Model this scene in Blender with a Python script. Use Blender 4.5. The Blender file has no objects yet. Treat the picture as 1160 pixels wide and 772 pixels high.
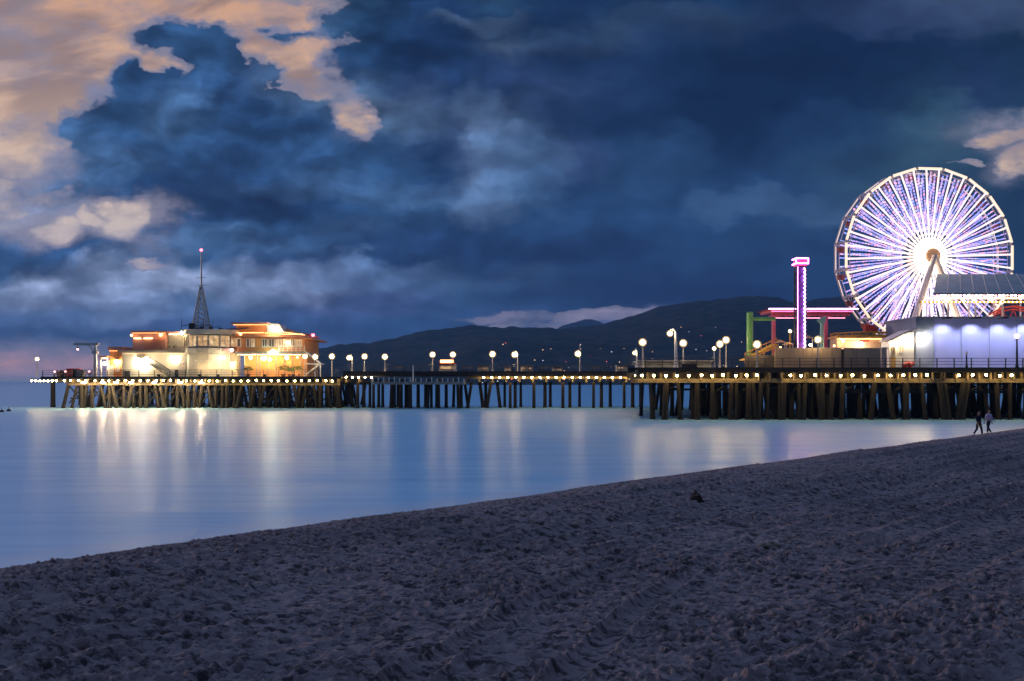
import bpy, math, random
import numpy as np
random.seed(7)
R = math.radians
S = bpy.context.scene
COL = S.collection

# ------------------------------------------------------------------ camera
CAM_Z = 4.4
cam = bpy.data.cameras.new("camera")
cam.sensor_width = 36.0
cam.lens = 36.0 * 1000 / 1160
cam.shift_y = 46.0 / 1160
cam.clip_start = 0.1
cam.clip_end = 30000
camo = bpy.data.objects.new("camera", cam)
COL.objects.link(camo)
camo.location = (0, 0, CAM_Z)
camo.rotation_euler = (R(90), 0, 0)
S.camera = camo

# ------------------------------------------------------------------ exposure
S.view_settings.view_transform = 'Standard'
S.view_settings.look = 'None'
S.view_settings.exposure = 0.0
S.view_settings.gamma = 1.0
S.cycles.use_denoising = True
S.cycles.max_bounces = 6
S.cycles.diffuse_bounces = 2
S.cycles.glossy_bounces = 3
S.cycles.volume_bounces = 0
S.cycles.sample_clamp_indirect = 4.0


def lin(c):
    return c / 12.92 if c <= 0.04045 else ((c + 0.055) / 1.055) ** 2.4


def srgb(r, g, b, a=1.0):
    return (lin(r / 255), lin(g / 255), lin(b / 255), a)


# ------------------------------------------------------------------ node helper
class NT:
    def __init__(s, tree):
        s.t = tree
        s.n = tree.nodes
        s.l = tree.links

    def put(s, sock, v):
        if v is None:
            return
        if isinstance(v, bpy.types.NodeSocket):
            s.l.new(v, sock)
        else:
            sock.default_value = v

    def math(s, op, a, b=None, c=None, clamp=False):
        n = s.n.new('ShaderNodeMath')
        n.operation = op
        n.use_clamp = clamp
        s.put(n.inputs[0], a)
        s.put(n.inputs[1], b)
        s.put(n.inputs[2], c)
        return n.outputs[0]

    def mapr(s, v, a, b, c=0.0, d=1.0, smooth=False):
        n = s.n.new('ShaderNodeMapRange')
        n.interpolation_type = 'SMOOTHSTEP' if smooth else 'LINEAR'
        s.put(n.inputs[0], v)
        n.inputs[1].default_value = a
        n.inputs[2].default_value = b
        n.inputs[3].default_value = c
        n.inputs[4].default_value = d
        return n.outputs[0]

    def mix(s, f, a, b, mode='MIX'):
        n = s.n.new('ShaderNodeMix')
        n.data_type = 'RGBA'
        n.blend_type = mode
        s.put(n.inputs[0], f)
        s.put(n.inputs[6], a)
        s.put(n.inputs[7], b)
        return n.outputs[2]

    def comb(s, x, y, z=0.0):
        n = s.n.new('ShaderNodeCombineXYZ')
        s.put(n.inputs[0], x)
        s.put(n.inputs[1], y)
        s.put(n.inputs[2], z)
        return n.outputs[0]

    def sep(s, v):
        n = s.n.new('ShaderNodeSeparateXYZ')
        s.put(n.inputs[0], v)
        return n.outputs

    def noise(s, vec, scale, detail=4, rough=0.55, dist=0.0, lac=2.0, dim='3D'):
        n = s.n.new('ShaderNodeTexNoise')
        n.noise_dimensions = dim
        s.put(n.inputs['Vector'], vec)
        n.inputs['Scale'].default_value = scale
        n.inputs['Detail'].default_value = detail
        n.inputs['Roughness'].default_value = rough
        n.inputs['Lacunarity'].default_value = lac
        n.inputs['Distortion'].default_value = dist
        return n.outputs[0], n.outputs[1]

    def vor(s, vec, scale, smooth=None, detail=0.0):
        n = s.n.new('ShaderNodeTexVoronoi')
        n.voronoi_dimensions = '2D'
        if smooth is not None:
            n.feature = 'SMOOTH_F1'
            n.inputs['Smoothness'].default_value = smooth
        s.put(n.inputs['Vector'], vec)
        n.inputs['Scale'].default_value = scale
        if 'Detail' in n.inputs:
            n.inputs['Detail'].default_value = detail
        return n.outputs[0]

    def ramp(s, f, stops, interp='LINEAR'):
        n = s.n.new('ShaderNodeValToRGB')
        cr = n.color_ramp
        cr.interpolation = interp
        while len(cr.elements) < len(stops):
            cr.elements.new(0.5)
        for e, (p, c) in zip(cr.elements, sorted(stops, key=lambda q: q[0])):
            e.position = p
        for e, (p, c) in zip(cr.elements, sorted(stops, key=lambda q: q[0])):
            e.color = c
        s.put(n.inputs[0], f)
        return n.outputs[0], n.outputs[1]


# ------------------------------------------------------------------ dusk sky
SUN_EL, SUN_AZ = R(7), R(-58)         # the sun has just gone down to the left, over the sea

PAL = {
    'N': (4, 32, 72), 'n': (12, 43, 90), 'b': (22, 60, 112), 'B': (31, 70, 122), 'L': (66, 103, 156),
    'l': (98, 126, 176), 'W': (150, 164, 204), 't': (26, 58, 92), 'T': (56, 94, 124), 'g': (66, 88, 122),
    'G': (132, 116, 116), 'P': (30, 54, 104), 'p': (56, 74, 124), 'K': (104, 112, 168), 'k': (72, 88, 148),
    'V': (58, 86, 150), 'S': (176, 168, 190),
}
ROWS = [  # v in pixels of a 1160 x 772 picture of the view, 21 cloud tones left to right, openness 0-9
    (0,   "GGGGGGgtnntnnnbnnpggg", "899886410000000000000"),
    (22,  "GGGBBBgtbNnntngpnnpgg", "878775620000000000000"),
    (46,  "GGGBBBbtNngngngnNnntt", "777765510000000000000"),
    (72,  "GGBBBgbbnnPPnnNNNntPt", "877655730000000000000"),
    (108, "GGBBBbggpnPpPnNNnntPt", "998200940000000000000"),
    (138, "LLBBBbbgLPgPnnnnbtTTT", "997100140000000000013"),
    (180, "LLBBBbBBbnlpBBbbbtTtt", "930000000000000000002"),
    (216, "lLBbbnbBBLLbBbBbBTttt", "200000000000000000000"),
    (250, "WWWLBnbBBBbbbbBBLtTtt", "423400000000000000000"),
    (268, "lWLLLBBLBbbbnbbBBbttt", "132200000000000000000"),
    (292, "BBBLBLLbnnnnnbbbbbbbt", "000100000000000000000"),
    (318, "LLLllLLLLLLBbnnnbbbbb", "000000000000000000000"),
    (338, "LLVLLLkkkLBBbnNNnnnbb", "000000000000000000000"),
    (352, "VVLVLLkkkBVbnKbNnnnbb", "000000000000020000000"),
    (366, "VVVVVVVVBBBkKKSnnnnbb", "000000000000021000000"),
    (378, "VVVVVVVbbVVKkPPnnnnbb", "000000000001100000000"),
    (396, "KKKKkkVVBBBBPPPPnnnbb", "222210000000000000000"),
    (414, "KKKKKkVVVBBBPPPPnnnbb", "555443100000000000000"),
    (432, "llKKKkkVVVBBPPPPnnnbb", "332200000000000000000"),
]
# cloud lumps and gaps: u, v, radius u, radius v, weight (minus is cloud, plus is clear sky)
LUMPS = [
    (208, 45, 36, 17, -1.1), (256, 92, 36, 30, -1.0), (153, 104, 27, 25, -1.0), (182, 70, 16, 10, .55), (262, 34, 24, 18, .6), (128, 128, 16, 10, .4), (108, 146, 24, 20, -1.0), (212, 108, 46, 30, -1.0),
    (318, 38, 26, 9, -.6), (322, 128, 40, 26, -1.0), (250, 140, 80, 30, -1.2), (300, 112, 30, 20, -.5), (30, 222, 34, 9, .55), (140, 250, 24, 18, .65),
    (62, 268, 18, 11, .55), (88, 250, 10, 6, .45), (180, 303, 12, 5, .75), (316, 62, 34, 14, .6), (318, 98, 28, 12, .5), (396, 134, 32, 16, .65), (420, 150, 26, 12, .35),
    (355, 106, 14, 8, .6), (382, 52, 22, 7, .5), (330, 20, 56, 10, .6), (1146, 157, 30, 7, .75), (1156, 181, 16, 6, .6), (1098, 184, 14, 3, .5),
    (690, 361, 110, 5, .6), (745, 353, 60, 4, .7), (600, 371, 40, 3, .55), (40, 412, 130, 11, .5), (470, 120, 44, 40, -.5), (440, 60, 60, 60, -.6),
]
# tone patches on the cloud: u, v, radius u, radius v, tone, strength
TONES = [
    (545, 178, 26, 56, 'l', .75), (590, 186, 26, 30, 'L', .6), (505, 168, 30, 40, 'n', .8), (470, 130, 44, 26, 'g', .7), (540, 20, 40, 7, 'g', .6), (450, 42, 44, 22, 'N', .7), (316, 226, 60, 26, 'N', .7),
    (230, 232, 110, 22, 'N', .65), (270, 196, 70, 30, 'n', .5), (645, 40, 30, 14, 'g', .8), (742, 32, 56, 18, 'g', .8), (790, 20, 30, 10, 'g', .5), (640, 22, 30, 40, 'N', .5), (800, 110, 90, 70, 'N', .7), (880, 70, 120, 60, 'N', .7),
    (1040, 56, 130, 24, 'N', .5), (1060, 20, 100, 18, 'p', .6), (755, 175, 44, 26, 'B', .6), (200, 122, 30, 22, 'L', .6), (262, 92, 26, 30, 'n', .6), (158, 98, 22, 18, 'n', .4), (60, 288, 70, 16, 'b', .7),
    (330, 303, 50, 12, 'n', .8), (480, 280, 90, 18, 'n', .8), (600, 290, 90, 24, 'n', .6), (540, 345, 110, 10, 'b', .5), (700, 330, 120, 14, 'N', .7), (390, 322, 80, 16, 'k', .35), (30, 332, 44, 18, 'W', .85),
    (140, 332, 40, 26, 'W', .6), (205, 318, 34, 16, 'W', .85), (300, 328, 70, 18, 'W', .55), (400, 312, 60, 10, 'l', .5), (90, 316, 50, 12, 'W', .4), (180, 352, 60, 10, 'l', .5), (60, 366, 60, 10, 'l', .4), (110, 388, 130, 10, 'B', .8), (450, 374, 120, 8, 'b', .7), (860, 235, 60, 14, 'L', .6), (1045, 186, 90, 30, 'T', .4), (700, 60, 60, 60, 'n', .5),
    (640, 150, 50, 60, 'n', .4), (960, 150, 60, 26, 'b', .5), (985, 200, 30, 12, 'B', .4), (90, 190, 60, 22, 'L', .5), (380, 190, 60, 24, 'B', .5), (430, 215, 120, 14, 'L', .4),
]
OVER = [(-300, (78, 114, 184)), (-900, (132, 160, 226))]   # sky above the picture: open, brighter
SKY_GAIN = 1.0


def build_world():
    w = bpy.data.worlds.new("World")
    S.world = w
    w.use_nodes = True
    t = NT(w.node_tree)
    t.n.clear()
    tc = t.n.new('ShaderNodeTexCoord').outputs['Generated']
    x, y, z = t.sep(tc)
    yy = t.math('MAXIMUM', y, 0.25)
    U = t.math('DIVIDE', x, yy)
    V = t.math('DIVIDE', z, yy)
    V = t.math('MAXIMUM', V, 0.0)
    q = t.comb(U, t.math('MULTIPLY', V, 1.7), 0.0)
    q2 = t.comb(t.math('ADD', U, 7.3), t.math('MULTIPLY', V, 2.6), 0.4)
    # domain warp: billows
    _, w1 = t.noise(q, 4.0, 2.0, 0.5, dim='2D')
    _, w2 = t.noise(q, 11.0, 6.0, 0.56, 0.0, dim='2D')
    a = t.sep(w1)
    b = t.sep(w2)
    damp = t.mapr(V, 0.0, 0.16, 0.30, 1.0)

    def warp(base, i, amp1, amp2):
        d = t.math('ADD', t.math('MULTIPLY', t.math('SUBTRACT', a[i], 0.5), amp1),
                   t.math('MULTIPLY', t.math('SUBTRACT', b[i], 0.5), amp2))
        return t.math('ADD', base, t.math('MULTIPLY', d, damp))
    Uw = warp(U, 0, 0.05, 0.10)
    Vw = warp(V, 1, 0.03, 0.07)
    fac = t.mapr(Uw, -0.58, 0.58)
    rows = []
    for v, cs, os in ROWS:
        rows.append(((432 - v) / 1000, [(i / 20, srgb(*PAL[c], int(o) / 9)) for i, (c, o) in enumerate(zip(cs, os))]))
    rows.sort(key=lambda r: r[0])
    col = alp = None
    prev = None
    for v, stops in rows:
        c, al = t.ramp(fac, stops, 'LINEAR')
        if col is None:
            col, alp = c, al
        else:
            f = t.mapr(Vw, prev, v)
            col = t.mix(f, col, c)
            n = t.n.new('ShaderNodeMix')
            n.data_type = 'FLOAT'
            t.put(n.inputs[0], f)
            t.put(n.inputs[2], alp)
            t.put(n.inputs[3], al)
            alp = n.outputs[0]
        prev = v
    for v, c in OVER:
        vv = (432 - v) / 1000
        f = t.mapr(Vw, prev, vv)
        col = t.mix(f, col, srgb(*c))
        alp = t.math('MULTIPLY', alp, t.math('SUBTRACT', 1.0, f))
        prev = vv

    def blob(u, v, ru, rv):
        dx = t.math('MULTIPLY', t.math('SUBTRACT', Uw, (u - 580) / 1000), 1000 / ru)
        dy = t.math('MULTIPLY', t.math('SUBTRACT', Vw, (432 - v) / 1000), 1000 / rv)
        r2 = t.math('MULTIPLY_ADD', dx, dx, t.math('MULTIPLY', dy, dy))
        return t.mapr(r2, 3.4, 0.0, 0.0, 1.0, True)
    for u, v, ru, rv, wgt in LUMPS:
        alp = t.math('MULTIPLY_ADD', blob(u, v, ru, rv), wgt * (0.85 if wgt > 0 else 1.0), alp)
    alp = t.math('MINIMUM', t.math('MAXIMUM', alp, 0.0), 1.0)
    for u, v, ru, rv, tone, wgt in TONES:
        col = t.mix(t.math('MULTIPLY', blob(u, v, ru, rv), wgt), col, srgb(*PAL[tone]))
    # beyond the left of the view the sunset closes over with the same blue cloud
    alp = t.math('MULTIPLY', alp, t.mapr(U, -1.5, -0.75))
    # billow relief: finer noise, brighter on the side turned to the west
    def billow(dx, dy):
        qq = t.comb(t.math('ADD', t.math('ADD', U, dx), t.math('MULTIPLY', t.math('SUBTRACT', b[0], 0.5), 0.05)),
                    t.math('MULTIPLY', t.math('ADD', t.math('ADD', V, dy), t.math('MULTIPLY', t.math('SUBTRACT', b[1], 0.5), 0.035)), 1.6), 0.0)
        v1 = t.vor(qq, 15.0, 0.6, 2.0)
        n1, _ = t.noise(qq, 15.0, 6.0, 0.55, dim='2D')
        return t.math('SUBTRACT', t.math('MULTIPLY', n1, 0.9), t.math('MULTIPLY', v1, 0.55))
    rel = t.math('SUBTRACT', billow(0.0, 0.0), billow(-0.010, 0.016))
    west = t.mapr(U, -0.30, 0.20, 1.0, 0.22)
    low = t.mapr(V, 0.02, 0.09, 0.4, 1.0)
    rel = t.math('MULTIPLY', t.math('MULTIPLY', rel, t.math('MULTIPLY', west, low)), 2.5)
    big, _ = t.noise(q2, 5.0, 5.0, 0.55, dim='2D')
    rel = t.math('ADD', rel, t.math('MULTIPLY', t.math('SUBTRACT', big, 0.5), 1.15))
    gain = t.math('POWER', 2.0, rel)
    gain = t.math('MINIMUM', gain, 2.6)
    cloud = t.mix(1.0, col, t.comb(gain, gain, gain), 'MULTIPLY')
    # the open evening sky behind the clouds
    bg, _ = t.ramp(t.mapr(V, 0.0, 0.45), [
        (0.00, srgb(168, 158, 196)), (0.05, srgb(236, 178, 184)), (0.10, srgb(196, 168, 200)), (0.18, srgb(190, 178, 206)),
        (0.40, srgb(240, 218, 206)), (0.60, srgb(240, 204, 176)), (1.0, srgb(228, 172, 134))])
    sk = t.n.new('ShaderNodeTexSky')
    sk.sky_type = 'NISHITA'
    sk.sun_disc = False
    sk.sun_elevation = SUN_EL
    sk.sun_rotation = SUN_AZ
    skm = t.n.new('ShaderNodeVectorMath')
    skm.operation = 'SCALE'
    t.put(skm.inputs[0], sk.outputs[0])
    skm.inputs[3].default_value = 0.05
    bg = t.mix(0.12, bg, skm.outputs[0])
    # thin streaked clouds drawn over the open part
    qs = t.comb(t.math('MULTIPLY', t.math('ADD', U, t.math('MULTIPLY', V, 1.2)), 1.0),
                t.math('MULTIPLY', t.math('SUBTRACT', V, t.math('MULTIPLY', U, 0.22)), 4.5), 2.0)
    st, _ = t.noise(qs, 4.5, 5.0, 0.5, 0.3, dim='2D')
    stf = t.mapr(st, 0.42, 0.64, 0.0, 0.75, True)
    hi = t.mapr(V, 0.20, 0.34)
    bg = t.mix(t.math('MULTIPLY', stf, hi), bg, srgb(128, 110, 112))
    # coverage
    e, _ = t.noise(q, 16.0, 9.0, 0.60, 0.0, dim='2D')
    e2, _ = t.noise(q2, 7.0, 6.0, 0.62, dim='2D')
    cov = t.math('ADD', alp, t.math('MULTIPLY', t.math('SUBTRACT', e, 0.5), 1.5))
    cov = t.math('ADD', cov, t.math('MULTIPLY', t.math('SUBTRACT', e2, 0.5), 1.3))
    opn = t.mapr(cov, 0.12, 1.05, 0.0, 1.0, True)
    opn = t.math('MULTIPLY', opn, t.mapr(alp, 0.03, 0.75, 0.0, 1.0, True))
    vl, _ = t.noise(q2, 9.0, 7.0, 0.6, dim='2D')
    opn = t.math('MULTIPLY', opn, t.mapr(vl, 0.33, 0.60, 0.50, 1.0, True))
    rim = t.mapr(cov, -0.30, 0.40, 0.0, 0.75, True)
    rim = t.math('MULTIPLY', rim, t.mapr(alp, 0.0, 0.22, 0.0, 1.0, True))
    hs = t.n.new('ShaderNodeHueSaturation')
    hs.inputs['Saturation'].default_value = 0.93
    hs.inputs['Value'].default_value = 0.97
    hs.inputs['Hue'].default_value = 0.492
    t.put(hs.inputs['Color'], cloud)
    dim = t.mapr(U, -0.15, 0.45, 1.0, 0.78, True)
    hsd = t.mix(1.0, hs.outputs[0], t.comb(dim, dim, dim), 'MULTIPLY')
    cloud = t.mix(rim, hsd, srgb(150, 146, 166))
    sky = t.mix(opn, cloud, bg)
    # the landward half of the sky, away from the sunset, is already dark
    east = t.mapr(y, -0.45, 0.25, 0.30, 1.0, True)
    sky = t.mix(1.0, sky, t.comb(east, east, east), 'MULTIPLY')
    bgn = t.n.new('ShaderNodeBackground')
    t.put(bgn.inputs[0], sky)
    bgn.inputs[1].default_value = SKY_GAIN
    out = t.n.new('ShaderNodeOutputWorld')
    t.l.new(bgn.outputs[0], out.inputs[0])
    w.cycles.sampling_method = 'MANUAL'
    w.cycles.sample_map_resolution = 512


build_world()

# the last of the sunset, low on the left
sl = bpy.data.lights.new("sun", 'SUN')
sl.energy = 1.2
sl.angle = R(8)
sl.color = (1.0, 0.72, 0.55)
so = bpy.data.objects.new("sun", sl)
COL.objects.link(so)
so.rotation_euler = (R(90) - SUN_EL, 0, -SUN_AZ + R(180))

# ------------------------------------------------------------------ materials
MATS = {}


def new_mat(name):
    m = bpy.data.materials.new(name)
    m.use_nodes = True
    t = NT(m.node_tree)
    t.n.clear()
    o = t.n.new('ShaderNodeOutputMaterial')
    p = t.n.new('ShaderNodeBsdfPrincipled')
    t.l.new(p.outputs[0], o.inputs[0])
    MATS[name] = m
    return m, t, p, o


def surf(name, c1, c2=None, rough=0.7, scale=1.5, stretch=(1, 1, 1), metal=0.0, bump=0.0, spec=0.3):
    """painted or weathered surface: two tones mixed by noise, a little bump"""
    m, t, p, o = new_mat(name)
    tc = t.n.new('ShaderNodeTexCoord').outputs['Object']
    mp = t.n.new('ShaderNodeMapping')
    t.put(mp.inputs[0], tc)
    mp.inputs['Scale'].default_value = stretch
    n, _ = t.noise(mp.outputs[0], scale, 5, 0.6)
    c2 = c2 or tuple(v * 0.6 for v in c1)
    col = t.mix(t.mapr(n, 0.35, 0.65), (*c1, 1), (*c2, 1))
    t.put(p.inputs['Base Color'], col)
    p.inputs['Roughness'].default_value = rough
    p.inputs['Metallic'].default_value = metal
    p.inputs['Specular IOR Level'].default_value = spec
    if bump:
        b = t.n.new('ShaderNodeBump')
        b.inputs['Strength'].default_value = bump
        b.inputs['Distance'].default_value = 0.05
        t.put(b.inputs['Height'], n)
        t.put(p.inputs['Normal'], b.outputs[0])
    return m


def glow(name, c, strength, sampled=True, base=(0.6, 0.6, 0.6)):
    m, t, p, o = new_mat(name)
    p.inputs['Base Color'].default_value = (*base, 1)
    p.inputs['Emission Color'].default_value = (*c, 1)
    p.inputs['Emission Strength'].default_value = strength
    if not sampled:
        m.cycles.emission_sampling = 'NONE'
    return m


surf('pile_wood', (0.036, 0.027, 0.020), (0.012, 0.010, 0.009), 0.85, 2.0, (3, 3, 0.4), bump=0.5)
surf('deck_wood', (0.20, 0.155, 0.105), (0.09, 0.07, 0.05), 0.8, 1.2, (0.5, 2, 2), bump=0.3)
surf('dark_wood', (0.05, 0.04, 0.033), (0.025, 0.021, 0.018), 0.85, 1.2, (0.6, 2, 2), bump=0.3)
surf('pale_wood', (0.42, 0.38, 0.32), (0.25, 0.22, 0.19), 0.8, 1.5)
surf('rail_paint', (0.10, 0.10, 0.105), (0.06, 0.06, 0.065), 0.5, 3)
surf('cream_wall', (0.62, 0.56, 0.43), (0.50, 0.45, 0.35), 0.8, 0.6)
surf('grey_wall', (0.40, 0.37, 0.30), (0.30, 0.28, 0.23), 0.8, 0.8)
surf('orange_wall', (0.74, 0.34, 0.12), (0.62, 0.26, 0.09), 0.8, 0.7)
surf('coral_wall', (0.66, 0.34, 0.24), (0.54, 0.26, 0.19), 0.8, 0.7)
surf('orange_roof', (0.70, 0.28, 0.09), (0.55, 0.20, 0.07), 0.7, 1.2)
surf('pale_roof', (0.72, 0.66, 0.58), (0.55, 0.5, 0.45), 0.6, 1.0)
surf('flat_roof', (0.22, 0.20, 0.18), (0.14, 0.13, 0.12), 0.8, 1.0)
surf('door_dark', (0.06, 0.05, 0.045), None, 0.5)
surf('steel_dark', (0.05, 0.052, 0.06), (0.03, 0.03, 0.036), 0.45, 2, metal=0.4)
surf('steel_pale', (0.55, 0.53, 0.50), (0.42, 0.41, 0.40), 0.4, 2, metal=0.3)
surf('white_paint', (0.78, 0.77, 0.74), (0.68, 0.67, 0.64), 0.5, 1.5)
surf('green_paint', (0.22, 0.50, 0.16), (0.18, 0.42, 0.13), 0.45, 2)
surf('violet_paint', (0.22, 0.08, 0.36), (0.16, 0.06, 0.28), 0.5, 2)
surf('teal_paint', (0.35, 0.66, 0.58), (0.28, 0.55, 0.50), 0.5, 2)
surf('pink_paint', (0.70, 0.16, 0.22), (0.58, 0.11, 0.17), 0.5, 2)
surf('red_paint', (0.58, 0.07, 0.04), (0.45, 0.05, 0.03), 0.45, 2)
surf('yellow_paint', (0.72, 0.45, 0.06), (0.60, 0.36, 0.05), 0.5, 2)
surf('blue_paint', (0.12, 0.20, 0.50), (0.09, 0.16, 0.42), 0.5, 2)
surf('peach_wall', (0.72, 0.50, 0.36), (0.62, 0.42, 0.30), 0.8, 0.8)
surf('fence_wood', (0.52, 0.38, 0.25), (0.40, 0.29, 0.19), 0.8, 1.2, (3, 3, 0.3), bump=0.2)
surf('hall_wall', (0.38, 0.40, 0.70), (0.33, 0.35, 0.64), 0.6, 0.5, (1, 1, 0.4))
surf('hall_side', (0.27, 0.31, 0.42), (0.22, 0.26, 0.36), 0.6, 0.6)
surf('shed_grey', (0.30, 0.31, 0.33), (0.22, 0.23, 0.25), 0.7, 0.8)
surf('leaf', (0.10, 0.17, 0.03), (0.05, 0.10, 0.02), 0.6, 6)
surf('pot_clay', (0.30, 0.13, 0.07), None, 0.8)
surf('hill_house', (0.08, 0.075, 0.07), None, 0.9)
surf('rubble', (0.085, 0.066, 0.055), (0.04, 0.032, 0.028), 0.9, 8, bump=0.8)
surf('driftwood', (0.34, 0.28, 0.22), (0.22, 0.18, 0.14), 0.9, 9, (1, 4, 4), bump=0.5)
surf('skin', (0.42, 0.26, 0.18), (0.38, 0.23, 0.16), 0.6, 6)
surf('hair', (0.02, 0.015, 0.012), None, 0.6, 20)
surf('cloth_navy', (0.022, 0.028, 0.06), (0.015, 0.018, 0.04), 0.9, 8)
surf('cloth_lilac', (0.70, 0.58, 0.76), (0.62, 0.5, 0.7), 0.9, 8)
surf('cloth_dark', (0.025, 0.025, 0.04), (0.015, 0.015, 0.026), 0.9, 8)
surf('gondola_red', (0.38, 0.12, 0.10), (0.30, 0.09, 0.08), 0.5, 2)
surf('wheel_steel', (0.74, 0.68, 0.66), (0.64, 0.58, 0.56), 0.45, 1.5)
surf('hub_paint', (0.60, 0.36, 0.24), (0.5, 0.3, 0.2), 0.5, 2)
surf('canvas', (0.70, 0.42, 0.12), (0.6, 0.34, 0.1), 0.7, 2)

GOLD = (1.0, 0.68, 0.22)
WARM = (1.0, 0.72, 0.38)
glow('lamp_gold', GOLD, 115)
glow('lamp_globe', WARM, 150)
glow('lamp_white', (1.0, 0.86, 0.62), 150)
glow('lamp_orange', (1.0, 0.42, 0.12), 16)
glow('lamp_green', (0.75, 1.0, 0.72), 130)
glow('lamp_red', (1.0, 0.10, 0.14), 7)
glow('lamp_rose', (1.0, 0.36, 0.38), 12)
glow('strip_warm', (1.0, 0.66, 0.34), 12)
glow('strip_orange', (1.0, 0.46, 0.14), 5)
glow('fill_pink', (1.0, 0.30, 0.42), 5)
glow('flood_lens', WARM, 700)
glow('lamp_cool', (0.62, 0.66, 1.0), 320)
surf('steel_roof', (0.31, 0.37, 0.38), (0.24, 0.29, 0.30), 0.55, 0.8, metal=0.2)
glow('bulb_pinkwhite', (1.0, 0.72, 0.66), 55)
glow('bulb_red', (1.0, 0.16, 0.10), 12)
glow('bulb_amber', (1.0, 0.55, 0.16), 30)
glow('stall_sign', (1.0, 0.34, 0.12), 7)
glow('neon_pink', (1.0, 0.20, 0.55), 2.2)
glow('neon_magenta', (1.0, 0.16, 0.78), 12)
glow('neon_violet', (0.80, 0.42, 1.0), 14)
glow('spoke_light', (1.0, 0.80, 0.78), 1.3)
glow('rim_light', (1.0, 0.74, 0.50), 1.15)
glow('hub_light', (1.0, 0.78, 0.52), 9)
glow('hub_glow', (1.0, 0.80, 0.56), 1.6)
glow('led_blue', (0.22, 0.28, 1.0), 1.1, False)
glow('led_violet', (0.55, 0.34, 1.0), 1.15, False)
glow('led_pink', (1.0, 0.42, 0.72), 1.1, False)
glow('led_white', (0.7, 0.68, 1.0), 0.9, False)
glow('town_light', (1.0, 0.62, 0.32), 3.0, False)
glow('town_light_cool', (0.75, 0.8, 1.0), 2.4, False)
glow('town_light_red', (1.0, 0.12, 0.10), 3.0, False)


def halo_shell():
    # half-clear glowing shell round a lamp, imitating its bloom as a halo
    m, t, p, o = new_mat('halo_globe')
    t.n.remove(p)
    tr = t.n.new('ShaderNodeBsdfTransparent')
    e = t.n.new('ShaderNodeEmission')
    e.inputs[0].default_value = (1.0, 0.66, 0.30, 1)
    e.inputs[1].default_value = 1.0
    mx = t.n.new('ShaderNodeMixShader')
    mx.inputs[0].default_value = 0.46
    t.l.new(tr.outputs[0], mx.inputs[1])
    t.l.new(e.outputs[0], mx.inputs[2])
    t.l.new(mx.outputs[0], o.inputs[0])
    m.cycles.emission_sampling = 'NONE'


halo_shell()


def window_mat():
    """a lit room behind glass: glass sheen over an uneven warm interior"""
    m, t, p, o = new_mat('lit_window')
    tc = t.n.new('ShaderNodeTexCoord').outputs['Object']
    n, _ = t.noise(tc, 1.4, 4, 0.7)
    c, _ = t.ramp(n, [(0.3, (0.10, 0.05, 0.02, 1)), (0.5, (0.75, 0.42, 0.18, 1)), (0.65, (1.0, 0.8, 0.5, 1))])
    p.inputs['Base Color'].default_value = (0.05, 0.05, 0.05, 1)
    p.inputs['Roughness'].default_value = 0.1
    t.put(p.inputs['Emission Color'], c)
    p.inputs['Emission Strength'].default_value = 0.9
    m2, t, p, o = new_mat('dim_window')
    p.inputs['Base Color'].default_value = (0.05, 0.045, 0.04, 1)
    p.inputs['Roughness'].default_value = 0.12
    p.inputs['Emission Color'].default_value = (1.0, 0.62, 0.32, 1)
    p.inputs['Emission Strength'].default_value = 0.10


window_mat()


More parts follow.
